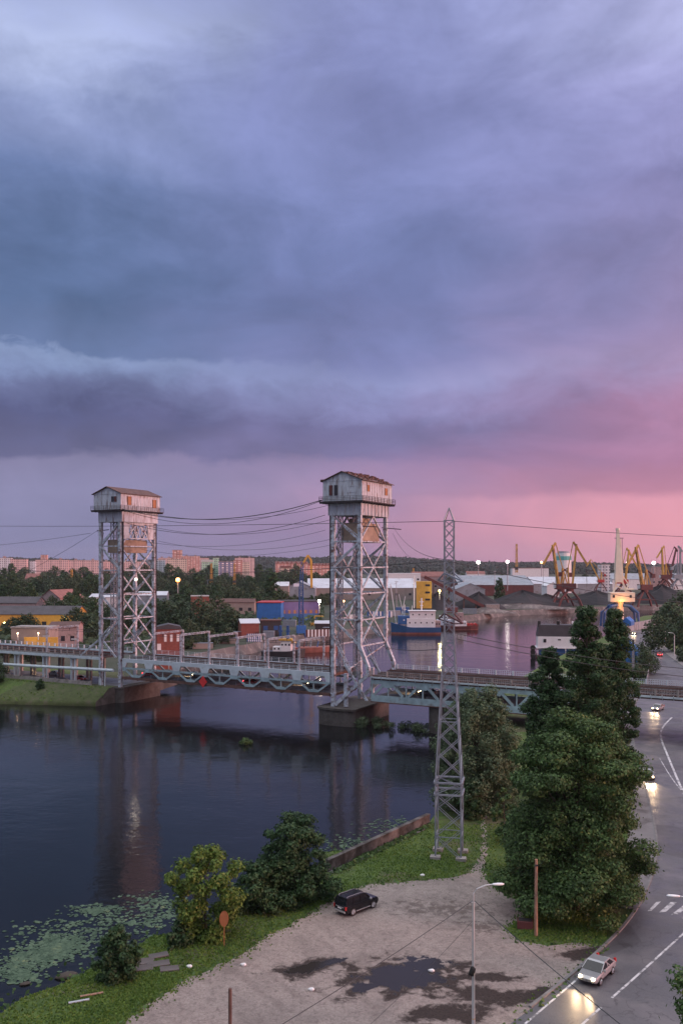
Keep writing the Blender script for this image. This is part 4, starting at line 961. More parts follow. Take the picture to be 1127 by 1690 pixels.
for k, (a, b, s) in enumerate((((745,924,104),(648,868,219),2.0), ((745,928,104),(648,880,219),3.0), ((735,926,104),(-200,905,260),4.0), ((745,927,104),(1500,962,190),5.0))):
    wire(Q(*a), Q(*b), s, .04, ['upper cable from the pylon crossarm to the right lift tower', 'lower cable from the pylon crossarm to the right lift tower', 'cable from the pylon crossarm towards the left bank', 'long cable leaving the pylon towards the right, low over the harbour'][k])
wire(Q(755,1046,110), Q(1500,1110,120), 2.0, .04, 'upper cable of the pair crossing the harbour water right of the pylon')
wire(Q(752,1054,110), Q(1500,1128,120), 2.0, .04, 'lower cable of the pair crossing the harbour water right of the pylon')
wire(Q(735,1070,112), Q(610,1058,208), 1.0, .05, 'short cable from the pylon to the right lift tower above the railway deck')
wire(Q(167,872,252), Q(-150,1010,330), 4.0, .05, 'cable dropping left from the left lift tower')
wire(Q(150,880,252), Q(-250,900,400), 3.0, .05, 'faint cable running level to the left from the left lift tower')
# ------------------------------------------------------------------ wall, slabs, small things on the bank
a, b = L(540,1439), L(707,1360); d = (b-a); ang = math.atan2(d.y, d.x); ln = d.length
mb = MB(); nseg = 9
for i in range(nseg): x = ln*i/nseg; mb.box(x+.01, x+ln/nseg-.01, -.2, .2, -2, 1.25+.02*(i % 2)); 
mb.box(0, ln, -.28, .28, 1.28, 1.42)
o = one(mb, 'retaining_wall', 'wall_concrete', 'long stained concrete flood wall between the grass and the river', 'wall'); o.location = a; o.rotation_euler = (0,0,ang)
mb = MB(); mb.box(0, ln*.9, -.9, -.25, -.3, .1); struct(mb, 'wall_footing', 'asphalt_light'); bpy.data.objects['wall_footing'].location = a; bpy.data.objects['wall_footing'].rotation_euler = (0,0,ang)
g = random.Random(2)
for i, (px, py, sx, sy, r_, lb) in enumerate(((240,1588,1.6,1.1,18,'upper left concrete slab of the broken steps on the bank'),(262,1578,1.7,1.0,20,'concrete slab of the broken steps closest to the small tree'),(236,1599,1.7,1.0,16,'lower left concrete slab of the broken steps on the bank'),(262,1592,1.9,1.0,17,'middle concrete slab of the broken steps on the bank'),(280,1600,1.6,.9,15,'rightmost concrete slab of the broken steps next to the grass'))):
    mb = MB(); mb.box(-sx/2, sx/2, -sy/2, sy/2, 0, .12); o = one(mb, 'concrete_slab', 'quay_stone', lb, 'slab', group='broken concrete slabs on the bank', bevel=.02); o.location = L(px,py,.0)+Vector((0,0,.02)); o.rotation_euler = (R(g.uniform(-3,3)), R(g.uniform(-3,3)), R(r_))
mb = MB(); mb.box(-4,4,-.4,.4,-.3,.18); o = one(mb, 'concrete_kerb', 'concrete', 'long low concrete block at the water edge below the bushes', 'block'); o.location = L(385,1532,-1); o.rotation_euler = (0,0,R(30))
for i, (px, py, s_, lb) in enumerate(((28,1672,.7,'dark driftwood log at the water edge, leftmost'),(48,1666,.5,'short dark stone at the water edge beside the log'),(110,1612,.6,'dark stone in the shallows beside the mud patch'),(42,1625,.3,'small dark stone among the lily pads'))):
    mb = MB(); mb.ball((0,0,0), s_, 8, .45); mb.xf(lambda v: (v.x*1.8, v.y*(1+.2*math.sin(v.x*5)), v.z*(1+.2*math.sin(v.y*7+v.x*3)))); o = one(mb, 'shore_stone', 'bark', lb, 'stone', group='stones along the shore', smooth=True); o.location = L(px,py,WZ)+Vector((0,0,.08)); o.rotation_euler = (0,0,R(25))
for px, py, lb, ln_ in ((131,1654,'pale plank lying in the grass near the bush',1.6),(152,1643,'dark plank lying in the grass near the bush',1.8)):
    mb = MB(); mb.box(-ln_/2, ln_/2, -.11, .11, 0, .08); o = one(mb, 'plank', 'wood_pole' if px > 140 else 'lamp_metal', lb, 'plank'); o.location = L(px,py)+Vector((0,0,.05)); o.rotation_euler = (0,0,R(22))
litter = [(313,1597,'white scrap of litter on the grass under the orange sign'),(402,1594,'white scrap of litter on the gravel edge, left of a pair'),(668,1378,'crumpled white bag on the grass by the wall end'),(697,1446,'pale blue bag at the edge of the gravel'),(712,1604,'white plastic bag lying in the big puddle'),(514,1635,'white scrap on the gravel below the small puddle')]
for px, py, lb in litter:
    mb = MB(); mb.ball((0,0,.1), .2, 7, .7); mb.xf(lambda v: (v.x*(1.3+.4*math.sin(v.y*19)), v.y*(1+.3*math.sin(v.x*23)), v.z)); o = one(mb, 'litter', 'plate_white', lb, 'litter', group='scraps of litter'); o.location = L(px,py)+Vector((0,0,.01))
# orange oval sign and rusty posts
t = thing('bank_sign', 'orange oval sign board on a thin post on the grass bank', 'sign', L(370,1562), R(5))
mb = MB(); mb.tube([(0,0,-.2),(0,0,2.2)], .05, 6); mb.build('post', 'orange_sign', t)
mb = MB(); ring = lambda y: [(.42*math.cos(k*math.pi/8), y, 2.55+.72*math.sin(k*math.pi/8)) for k in range(16)]; mb.loft([ring(-.09), ring(-.04)]); mb.build('board', 'orange_sign', t)
t = thing('steel_post', 'short rusty steel post with a hook at the bottom of the photo', 'post', L(380,1712)); mb = MB(); mb.tube([(0,0,-.2),(0,0,3.6)], .13, 8); mb.build('post_tube', 'rust_steel', t); mb = MB(); mb.bar((0,0,.9),(.45,-.1,1.0),.05); mb.build('hook', 'rust_steel', t)
t = thing('wooden_pole', 'weathered orange-brown wooden pole on the verge before the broad tree', 'pole', L(884,1545)); mb = MB(); mb.tube([(0,0,-.3),(0,0,3),(.02,0,7.2)], [.17,.15,.13], 10); mb.build('shaft', 'wood_pole', t)
mb = MB(); mb.box(-.16,.16,-.22,-.12,6.6,6.75); mb.build('bracket', 'dark_steel', t)
mb = MB(); mb.box(-.75,.75,-.5,.5,0,.75); o = one(mb, 'rusty_bin', 'rust_red', 'low dark rust-red metal box on the verge beside the wooden pole', 'bin', bevel=.04); o.location = L(866,1531); mb = MB(); mb.box(-.6,.6,-.35,.35,.752,.8); tag(mb.build('lining', 'dark_steel', o))
o.rotation_euler = (0,0,R(-12))
# ------------------------------------------------------------------ street lamps
def lamp(label, loc, H, rz, group='street lamps along the road', box=False, sc=1.0, lit=False):
    t = thing('street_lamp', label, 'street lamp', loc, rz, group)
    mb = MB(); mb.tube([(0,0,-.2),(0,0,1.8),(0,0,H-1.1)], [.14*sc,.12*sc,.085*sc], 10); mb.build('pole', 'lamp_metal', t)
    mb = MB(); mb.tube([(0,0,H-1.1),(0,0,H-.45),(.25,0,H-.12),(.9,0,H+.12),(1.5,0,H+.16)], .05*sc, 8)
    mb.tube([(-.16,0,H-1.15),(-.16,0,H-1.0)], .05, 6); mb.tube([(-.16,0,H-1.1),(.16,0,H-1.1)], .045, 6); mb.build('arm', 'lamp_metal', t)
    mb = MB(); rings = []
    for x, w, h in ((1.4,.06,.05),(1.55,.13,.08),(1.9,.17,.10),(2.2,.14,.08),(2.32,.05,.03)): rings.append([(x, w*math.cos(k*math.pi/4), H+.17+h*math.sin(k*math.pi/4)) for k in range(8)])
    mb.loft(rings); hd = mb.build('lamp_head', 'lamp_glass' if not lit else 'lamp_metal', t, smooth=True)
    if lit:
        mb = MB(); mb.ball((1.95,0,H+.08), .16, 8, .5); mb.build('lamp_bulb', 'lit_white', hd)
    if box:
        mb = MB(); mb.tube([(0,0,.0),(0,0,.3)], .125, 10); mb.xf(lambda v: (v.x, v.y, v.z+H-9.95)); mb.build('yellow_band', 'yellow_paint', t)
    return t
LP = Vector((9.72, 65.3, 0)); lamp('grey street lamp standing on the gravel, arm to the right', LP, 11.0, R(6), box=True)
t = thing('hanging_bag', 'black bag hanging on the lamp post above the gravel', 'bag', LP+Vector((-.08,-.14,4.9))); mb = MB(); mb.ball((-.05,-.1,0), .3, 8, 1.3); mb.xf(lambda v: (v.x*.8+.06*math.sin(v.z*9), v.y*.7, v.z)); mb.build('bag_body', 'rubber', t, smooth=True); mb = MB(); mb.tube([(-.1,-.1,.35),(-.28,-.12,-.1),(-.3,-.12,-.45)], .03, 5); mb.build('strap', 'rubber', t)
lamp('white-headed street lamp reaching in from the right edge above the crossing', Vector((25.75, 63.6, 0)), 10.75, R(172))
for i, (px, py, H) in enumerate(((1112,1083,8.6),(1097,1066,8.8),(1083,1052,8.8))):
    lamp(['nearest of the three lamps on the far bend of the road', 'middle one of the three lamps on the far bend', 'farthest of the three lamps on the far bend'][i], L(px,py), H, R(178), 'lamps on the far bend', lit=(i == 2), sc=1.6)
t = thing('lattice_post', 'slim lattice catenary post beyond the railway deck beside the blue tent', 'post', L(1044,1128)); mb = MB(); mb.lattice((0,0,0),(0,0,12),.5,.4,14,.1,.07); mb.build('mast', 'galvanised', t); mb = MB(); mb.box(-.25,.25,-.25,.25,11.2,12.6); mb.build('cap', 'dark_steel', t)
t = thing('round_road_sign', 'round blue road sign on a post on the far grass island', 'sign', L(1096,1069)); mb = MB(); mb.tube([(0,0,0),(0,0,2.6)], .07, 6); mb.build('post', 'lamp_metal', t); mb = MB(); mb.loft([[(.6*math.cos(k*math.pi/6), y, 2.9+.6*math.sin(k*math.pi/6)) for k in range(12)] for y in (-.12,-.06)]); mb.build('board', 'bright_blue', t)
# foreground cables
wire(LP+Vector((-.1,0,10.0)), Vector((-7.2,45,9.0)), .25, .028, 'dark cable slung from the lamp post down to the left', 'cables over the gravel')
wire(LP+Vector((.1,0,10.0)), Vector((17.5,45,8.9)), .25, .035, 'dark cable slung from the lamp post towards the lower right over the road', 'cables over the gravel')
wire(LP+Vector((0,0,8.6)), L(560,1760)+Vector((0,0,1)), .3, .015, 'faint thin cable below the thicker one left of the lamp post', 'cables over the gravel')
# ------------------------------------------------------------------ vehicles
def wheel(t, x, y, r, w, sd):
    mb = MB(); mb.tube([(x,y-w/2,r),(x,y+w/2,r)], r, 18); wh = mb.build('wheel', 'rubber', t)
    mb = MB(); yo = y+sd*(w/2); mb.tube([(x,yo-.01,r),(x,yo+.012,r)], r*.66, 14); 
    for k in range(5): a = k*1.2566; mb.bar((x,yo+sd*.016,r),(x+math.cos(a)*r*.6,yo+sd*.016,r+math.sin(a)*r*.6),.07,.02)
    mb.build('rim', 'chrome', wh)
def car(name, label, cat, loc, rz, paint, L_=4.75, Wd=1.84, Hh=1.82, hood=1.0, beltz=1.12, suv=True, lights=None, group=None):
    t = thing(name, label, cat, loc, rz, group); hw = Wd/2; g0 = .28
    def ring(x, w, z0, zb, zt):                      # half-octagon section
        return [(x,-w*.9,z0),(x,-w,z0+.15),(x,-w,zb-.12),(x,-w*.93,zt),(x,w*.93,zt),(x,w,zb-.12),(x,w,z0+.15),(x,w*.9,z0)]
    xs = [(-L_/2,.86,.45,beltz*.92,beltz*.92),(-L_/2+.12,.97,.3,beltz,beltz),(-L_/2+.7,1,g0,beltz,beltz),(0,1,g0,beltz,beltz),(L_/2-1.35,1,g0,beltz,beltz-.01),(L_/2-.9,.99,g0,beltz-.05,beltz-.06),(L_/2-.3,.94,.3,beltz-.14,beltz-.14),(L_/2,.78,.42,beltz-.34,beltz-.34)]
    mb = MB(); mb.loft([ring(x,hw*w,a,b,c) for x,w,a,b,c in xs]); mb.build('body', paint, t, smooth=False, bevel=.04)
    # cabin
    xr0, xr1, xf0, xf1 = (-L_/2+.12, -L_/2+.34, L_/2-1.95, L_/2-1.2) if suv else (-L_/2+.45, -L_/2+1.2, L_/2-2.1, L_/2-1.15)
    zt = Hh-.06; iw = hw*.78
    def cab(e, zlo, zhi, name, m):
        mb = MB(); k0 = (zlo-beltz)/(zt-beltz); k1 = (zhi-beltz)/(zt-beltz)
        def rr(k): a = xr0+(xr1-xr0)*k; b = xf1+(xf0-xf1)*k; w = hw*.93+(iw-hw*.93)*k; return [(a-e,-w-e,0),(b+e,-w-e,0),(b+e,w+e,0),(a-e,w+e,0)]
        r0 = [(x,y,zlo) for x,y,_ in rr(k0)]; r1 = [(x,y,zhi) for x,y,_ in rr(k1)]; mb.loft([r0, r1]); return mb
    gl = cab(0, beltz-.02, zt-.05, 'glass', None).build('window', 'glass_dark', t)
    mb = cab(.03, zt-.06, zt+.04, 'roof', None); rf = mb.build('roof', paint, t, bevel=.03)
    for sy in (-1,1):
        for xa, xb in ((xr0,xr1),(xf1,xf0),(-.35,-.3),(xr0+.95,xr1+.85)): mb = MB(); mb.bar((xa,sy*hw*.94,beltz-.02),(xb,sy*(iw+.015),zt-.02),.09,.05,(0,1,0)); mb.build('pillar', paint, t)
    if suv:
        for sy in (-1,1):
            mb = MB(); mb.tube([(xr1+.1,sy*(iw-.12),zt+.04),(xr1+.2,sy*(iw-.12),zt+.13),(xf0-.3,sy*(iw-.12),zt+.13),(xf0-.15,sy*(iw-.12),zt+.04)], .03, 6); mb.build('roof_rail', 'chrome', rf)
        mb = MB(); mb.box(-.5,.5,-iw*.55,iw*.55,zt+.042,zt+.05); mb.build('sunroof', 'glass_dark', rf)
        for sy in (-1,1): mb = MB(); mb.box(-1.0,.95,sy*hw-.06,sy*hw+.1,.36,.43); mb.build('running_board', 'chrome', t)
    mb = MB(); mb.box(-L_/2-.06,-L_/2+.12,-hw*.85,hw*.85,.42,.62); mb.build('bumper', 'chrome' if suv else paint, t, bevel=.03)
    mb = MB(); mb.box(-L_/2-.035,-L_/2-.015,-.26,.26,.74,.87); mb.build('number_plate', 'plate_white', t)
    if suv: mb = MB(); mb.box(-L_/2-.03,-L_/2+.02,-.55,.55,.9,.97); mb.build('trim_strip', 'chrome', t)
    for sy in (-1,1):
        mb = MB(); mb.box(-L_/2+.0,-L_/2+.2,sy*hw*.86-.09,sy*hw*.86+.09,.72,1.05); mb.xf(lambda v: v); mb.build('tail_lamp', 'lit_red' if lights == 'tail' else 'tail_red', t)
        mb = MB(); mb.ball((L_/2-.1,sy*hw*.62,.66), .16, 8, .8); mb.build('headlight', 'lit_head' if lights == 'head' else 'lamp_glass', t)
        mb = MB(); mb.box(L_/2-1.55,L_/2-1.38,sy*(hw+.12)-.1,sy*(hw+.12)+.1,beltz,beltz+.17); mb.build('wing_mirror', 'chrome' if suv else paint, t)
        for x in (-L_*.29, L_*.30): wheel(t, x, sy*(hw-.1), .38 if suv else .32, .24, sy)
    if lights == 'head':
        for sy in (-1,1):
            sd = bpy.data.lights.new('headlight_beam', 'SPOT'); sd.energy = 1100; sd.spot_size = R(60); sd.spot_blend = .8; sd.color = (1,.68,.38); sd.shadow_soft_size = .12
            so = bpy.data.objects.new('headlight_beam', sd); COL.objects.link(so); so.parent = t; so.location = (L_/2+.08, sy*hw*.62, .68); so.rotation_euler = (R(84), 0, R(-90))
    if lights == 'tail':
        sd = bpy.data.lights.new('tail_glow', 'POINT'); sd.energy = 25; sd.color = (1,.1,.08); sd.shadow_soft_size = .2
        so = bpy.data.objects.new('tail_glow', sd); COL.objects.link(so); so.parent = t; so.location = (-L_/2-.3, 0, .8)
    return t
c0 = L(589,1501); car('parked_suv', 'dark blue-black sport utility vehicle with roof rails parked on the gravel', 'car', c0+Vector((0,0,.01)), R(43), 'car_black')
def heading(a, b): d = L(*b)-L(*a); return math.atan2(d.y, d.x)
car('moving_car', 'silver car with lit headlights in the near lane at the bottom of the photo', 'car', L(984,1612)+Vector((0,0,.02)), heading((1060,1540),(910,1680)), 'car_silver', 4.4, 1.78, 1.46, beltz=.92, suv=False, lights='head', group='cars driving on the road')
car('moving_car', 'car with lit headlights rounding the bend behind the broad tree', 'car', L(1068,1284)+Vector((0,0,.02)), heading((1058,1250),(1086,1305)), 'car_silver', 4.4, 1.78, 1.46, beltz=.92, suv=False, lights='head', group='cars driving on the road')
car('moving_car', 'car with lit headlights coming out from under the railway bridge', 'car', L(1085,1172)+Vector((0,0,.02)), heading((1110,1160),(1060,1180)), 'car_silver', 4.4, 1.78, 1.46, beltz=.92, suv=False, lights='head', group='cars driving on the road')
car('moving_car', 'red-lit car driving away beyond the railway bridge', 'car', L(1087,1083)+Vector((0,0,.02)), heading((1105,1092),(1072,1072)), 'car_red', 4.4, 1.78, 1.46, beltz=.92, suv=False, lights='tail', group='cars driving on the road')
car('moving_car', 'farthest car, headlights lit, on the bend by the long grey fence', 'car', L(1046,1047)+Vector((0,0,.02)), heading((1056,1042),(1036,1052)), 'car_silver', 4.4, 1.78, 1.46, beltz=.92, suv=False, lights='head', group='cars driving on the road')
for i, (x, y, d_, lt, lb) in enumerate(((7,4,1,'tail','red-lit car on the lower deck, nearest the left tower'),(20,9,-1,'head','car with lit headlights on the lower deck, right of the leftmost car'),(40,4,1,'tail','red-lit car on the lower deck, right of the red diamond board'),(56,9,-1,'head','car with lit headlights on the lower deck, by the right tower'),(86,9,-1,'head','car with lit headlights on the lower deck of the right approach'),(-19,4,1,'tail','red-lit car on the lower road under the left approach, close to the left tower'),(-34,9,-1,'head','car with lit headlights under the left approach'))):
    o = car('moving_car', lb, 'car', BW(LS+x, y, 4.02 if x > 0 else 1.34), BRZ+(0 if d_ > 0 else math.pi), 'car_red' if lt == 'tail' else 'car_silver', 4.4, 1.78, 1.46, beltz=.92, suv=False, lights=lt, group='cars on the lower deck of the bridge')
# ------------------------------------------------------------------ buildings
def house(name, label, cat, px0, px1, ytop, d, depth, wall, roof, zb=1.0, yaw=None, gable=None, wins=0, rows=1, wmat='window_dark', group=None, rh=0, over=.4, ridge='x', door=False):
    """a building whose near face fills px0..px1 at the distance d; rh is the height of the roof above the eaves"""
    x0 = (px0-CX)/F*d; x1 = (px1-CX)/F*d; cx = (x0+x1)/2; w = x1-x0; zt = CH-(ytop-HY)/F*d-rh; h = zt-zb
    t = thing(name, label, cat, (cx, d, zb), R(yaw or 0), group)
    mb = MB()
    if rh and ridge == 'y': mb.extr([(-w/2,0),(w/2,0),(w/2,h),(0,h+rh),(-w/2,h)], 0, depth)
    elif rh: mb.extr([(0,0),(depth,0),(depth,h),(depth/2,h+rh),(0,h)], -w/2, w/2, 'x')
    else: mb.box(-w/2, w/2, 0, depth, 0, h)
    wl = mb.build('wall', wall, t)
    mb = MB()
    if rh and ridge == 'y':
        for s in (-1,1): k = over*rh/(w/2); mb.extr([(s*(w/2+over),h-k+.03),(0,h+rh+.03),(0,h+rh+.3),(s*(w/2+over),h-k+.3)], -over, depth+over)
    elif rh:
        for s in (0,1):
            ye = -over if s == 0 else depth+over; k = over*rh/(depth/2); mb.extr([(ye,h-k+.03),(depth/2,h+rh+.03),(depth/2,h+rh+.3),(ye,h-k+.3)], -w/2-over, w/2+over, 'x')
    else: mb.box(-w/2-.25, w/2+.25, -.25, depth+.25, h, h+.5)
    mb.build('roof', roof, t)
    for r in range(rows):
        for i in range(wins):
            x = -w/2+w*(i+.5)/wins; z0 = h*(r+.38)/rows; hh = min(2.0, h/rows*.42); ww = min(2.2, w/wins*.42); mb = MB(); mb.box(x-ww/2, x+ww/2, -.06, .04, z0, z0+hh); mb.build('window', wmat, t)
    if door: mb = MB(); mb.box(w*.2, w*.2+3.4, -.07, .03, 0, min(3.6,h*.7)); mb.build('door', 'dark_steel', t)
    return t
G1 = 'blocks of flats on the skyline'
flats = [(-30,18,921,1450,'flat_white','white nine-storey flats at the far left edge'),(18,44,923,1400,'flat_pink','pink flats with balconies, second from the left edge'),(50,58,926,1500,'flat_white','narrow pale blue end of a flat block beside a long pink row'),(60,112,924,1560,'flat_pink','long pink row of flats left of the left tower, left half'),(112,166,925,1570,'flat_pink','long pink row of flats, right half just left of the left tower'),(68,78,916,1800,'flat_terracotta','taller brown block rising behind the long pink row'),(166,246,927,1600,'flat_pink','pink row of flats seen through the left tower'),(259,273,924,1400,'flat_white','pale blue slab block right of the left tower'),(277,309,923,1380,'flat_cream','cream stepped block below the highest tower block'),(285,301,908,1750,'flat_terracotta','highest tower block on the skyline right of the left tower'),(262,284,921,1900,'flat_pink','low pink row behind the pale blue slab'),(301,330,918,2000,'flat_terracotta','distant row right of the highest tower block'),(330,345,921,2050,'flat_pink','distant pink row above the woods'),(333,352,924,1300,'flat_mint','mint green block with a gabled top'),(352,362,921,1320,'flat_mint','short mint green block beside the gabled one'),(361,386,927,1250,'flat_blue','blue-grey and white modern block'),(386,400,925,1260,'flat_terracotta','terracotta modern block beside the blue-grey one'),(400,412,928,1300,'flat_cream','cream end block at the right of the modern row'),(388,420,921,2000,'flat_pink','faint far row behind the terracotta block'),(455,508,927,1500,'flat_terracotta','big curved red-roofed block left of the blue harbour crane'),(508,546,930,1520,'flat_terracotta','red-roofed block right of the blue harbour crane'),(463,480,934,1470,'flat_cream','cream wing at the foot of the red-roofed block')]
for px0, px1, yt, d, mt, lb in flats:
    rf = 'tile_roof' if ('red-roofed' in lb or 'terracotta' in lb) else 'beige_wall'
    t = house('apartment_block', lb, 'block of flats', px0, px1, yt, d, 14, mt, rf, 1.0, 9, group=G1, rh=3 if ('red-roofed' in lb or 'gabled top' in lb) else 0)
    w = (px1-px0)/F*d; h = CH-(yt-HY)/F*d-1
    g = random.Random(px0)
    if 'red-roofed' in lb:
        for k in range(7): mb = MB(); x = -w/2+w*(k+.5)/7; mb.extr([(x-2.5,h-3),(x+2.5,h-3),(x,h+1)], -1, 6); mb.build('dormer', 'tile_roof', t)
    elif w > 25:
        for k in range(max(2, int(w/20))): mb = MB(); x = -w/2+w*(k+.5)/max(2,int(w/20)); mb.box(x-2, x+2, 4, 9, h+.5, h+3.2); mb.build('roof_hut', 'pink_wall', t)
H = house
H('long_warehouse', 'long mustard yellow warehouse with a dark roof at the left edge', 'warehouse', -60, 126, 1002, 430, 18, 'yellow_wall', 'slate_roof', rh=3.6, yaw=-3, wins=9, rows=1)
H('shed', 'pink shed with a dark red roof in front of the yellow warehouse', 'shed', 82, 127, 1029, 345, 16, 'pink_wall', 'rust_roof', rh=1.5, yaw=8, wins=3)
H('kiosk', 'small flat canopy building with yellow panels at the left', 'kiosk', 18, 82, 1037, 320, 9, 'beige_wall', 'concrete', yaw=-4, wins=4, wmat='window_amber')
mb = MB(); mb.box(-6,6,0,.4,0,4.4); o = one(mb, 'yellow_panel', 'yellow_paint', 'bright yellow panel wall on the end of the flat canopy building', 'panel'); o.location = Q(68,1058,316)-Vector((0,0,3.0))
H('gabled_house', 'pale gabled house with a wide maroon hip roof left of the left tower', 'house', 62, 104, 974, 560, 22, 'pink_wall', 'tile_roof', rh=5, ridge='y', yaw=-24, wins=2)
H('long_shed', 'long grey-roofed shed at the left edge above the yellow warehouse', 'shed', -40, 62, 986, 530, 14, 'pink_wall', 'slate_roof', rh=3.4, yaw=-4, wins=6)
H('white_shed', 'white shed behind the maroon-roofed house', 'shed', 98, 121, 975, 640, 14, 'white_paint', 'metal_roof', rh=2.0)
H('white_shed', 'low white-roofed shed seen through the left tower, nearer one', 'shed', 148, 196, 981, 600, 16, 'white_paint', 'metal_roof', rh=2)
H('white_shed', 'white-roofed shed right of the left tower legs', 'shed', 228, 275, 977, 640, 16, 'grey_cladding', 'metal_roof', rh=2.5, yaw=5)
H('brick_building', 'red-brown brick building with a flat roof below the orange lamp', 'building', 316, 345, 985, 500, 14, 'red_brick', 'concrete', wins=3, yaw=10)
H('low_shed', 'long low brown shed in the trees right of the brick building', 'shed', 345, 420, 989, 560, 10, 'beige_wall', 'rust_roof', rh=2, wins=5)
H('red_roofed_house', 'small red-roofed house in the trees at the far left', 'house', 42, 62, 947, 1000, 14, 'pink_wall', 'tile_roof', rh=5)
H('pale_shed', 'pale shed among the trees left of the grey hangar', 'shed', 452, 476, 961, 700, 14, 'beige_wall', 'metal_roof', rh=3, wins=2)
H('grey_hangar', 'wide grey hangar with pale roof left of the right lift tower', 'hangar', 468, 520, 960, 760, 40, 'grey_cladding', 'grey_cladding', rh=6, ridge='y', yaw=0, door=True)
H('white_roofed_hangar', 'very long white-roofed hangar behind the right lift tower', 'hangar', 508, 688, 956, 800, 60, 'beige_wall', 'metal_roof', rh=8, yaw=2, wins=8)
t = H('blue_warehouse', 'plain bright blue metal warehouse on the far quay', 'warehouse', 424, 464, 995, 500, 20, 'bright_blue', 'red_paint', yaw=-3)
t = H('purple_workshop', 'long purple and blue workshop with a row of windows beside the blue warehouse', 'workshop', 464, 527, 993, 515, 16, 'purple_cladding', 'dark_steel', yaw=12, wins=7, wmat='window_amber')
mb = MB(); mb.box(-11,11,-.12,0,0,4.2); o = tag(mb.build('lower_cladding', 'blue_paint', t))
H('brick_shed', 'dark brick shed with a white roof on the left quay', 'shed', 398, 428, 1023, 400, 10, 'red_brick', 'metal_roof', rh=1.6, yaw=14)
H('quay_shed', 'low dark open shed with a blue door beside the brick shed', 'shed', 430, 464, 1025, 410, 8, 'dark_steel', 'rust_roof', yaw=4, wins=2, wmat='crane_blue')
H('quay_store', 'small grey store with white roof under the starlike lamp', 'shed', 520, 548, 1026, 430, 9, 'dark_steel', 'metal_roof', rh=1.0)
for i, (a, b, yt, d, lb) in enumerate(((408,432,1047,345,'striped blue and white fence on the left quay'),(505,546,1040,400,'striped white and dark fence on the quay edge left of the right tower'),(606,648,1010,480,'striped blue and white fence seen through the right tower'))):
    x0 = (a-CX)/F*d; x1 = (b-CX)/F*d; n = 14; t = thing('striped_fence', lb, 'fence', (x0, d, CH-(yt-HY)/F*d-3.0), R(10)); w = x1-x0
    m1 = MB(); m2 = MB()
    for k in range(n): (m1 if k % 2 else m2).box(w*k/n, w*(k+1)/n, 0, .2, 0, 3.2)
    m1.build('white_panel', 'white_paint', t); m2.build('dark_panel', 'blue_paint' if i != 1 else 'rust_red', t)
    m = MB(); m.box(-.1, .1, .25, .45, -3, 3.2); m.box(w-.1, w+.1, .25, .45, -3, 3.2); m.build('post', 'galvanised', t)
t = thing('brick_hut', 'small two-storey red brick hut with a grey roof beside the bridge', 'hut', Q(278,1110,275).xy.to_3d()+Vector((0,0,1)), R(12)); mb = MB(); mb.box(-3.7,3.7,-3,3,0,13.4); mb.build('wall', 'red_brick', t); mb = MB(); mb.extr([(-4.1,13.43),(4.1,13.43),(3.6,14.2),(0,15.0),(-3.6,14.2)], -3.4, 3.4); mb.build('roof', 'slate_roof', t)
for x in (-.9,.9,2.9):
    mb = MB(); mb.box(x-.38,x+.38,-3.08,-2.98,9.6,11.8); mb.build('window', 'white_paint', t)
mb = MB(); mb.box(-3.4,-2.2,-3.08,-2.98,7.0,9.0); mb.build('door', 'white_paint', t)
# ------------------------------------------------------------------ harbour side
H('white_terminal', 'white terminal building with small dark windows right of the right tower', 'building', 641, 694, 947, 930, 20, 'white_paint', 'white_paint', wins=6, rows=2)
H('pink_terminal', 'pink and white low building with a domed roof next to the white terminal', 'building', 680, 735, 944, 960, 20, 'pink_wall', 'tile_roof', rh=5, wins=5)
H('grey_warehouse', 'long blue-grey warehouse roof across the harbour right of the pylon', 'warehouse', 757, 880, 951, 900, 90, 'rust_red', 'grey_cladding', rh=9, yaw=0, wins=0)
H('grey_warehouse', 'smaller blue-grey shed with a black doorway next to the pylon', 'warehouse', 752, 800, 963, 760, 40, 'grey_cladding', 'grey_cladding', rh=5, yaw=0, ridge='y', door=True)
H('grey_warehouse', 'long pale blue warehouse behind the portal cranes', 'warehouse', 880, 1010, 953, 960, 60, 'grey_cladding', 'metal_roof', rh=7)
H('grey_warehouse', 'pale warehouse at the right edge behind the cranes', 'warehouse', 1010, 1150, 947, 1100, 60, 'white_paint', 'grey_cladding', rh=7, wins=5)
H('white_shed', 'small white shed on the coal quay left of the first portal crane', 'shed', 902, 922, 961, 740, 20, 'white_paint', 'white_paint', rh=3, ridge='y')
H('office_block', 'grey office block between the portal cranes', 'building', 992, 1006, 932, 900, 14, 'flat_white', 'concrete')
H('office_block', 'red and white dock building above the warehouse roof', 'building', 1074, 1100, 936, 1000, 16, 'pink_wall', 'concrete', wins=3)
H('office_block', 'low white dock building above the first warehouse roof', 'building', 770, 800, 943, 1150, 14, 'white_paint', 'tile_roof', rh=3)
H('office_block', 'row of white dock buildings under the row of cranes', 'building', 845, 905, 938, 1200, 14, 'white_paint', 'tile_roof', rh=0, wins=6)
t = thing('storage_silo', 'pale silo with a teal top behind the first portal crane', 'silo', Q(929,978,900)); mb = MB(); mb.cyl((0,0), 8, 0, 40, 18); mb.build('drum', 'white_paint', t); mb = MB(); mb.cyl((0,0), 8.2, 33, 37, 18); mb.build('band', 'silo_teal', t); mb = MB(); mb.cyl((0,0), 6, 40, 42, 18); mb.build('cap', 'grey_cladding', t)
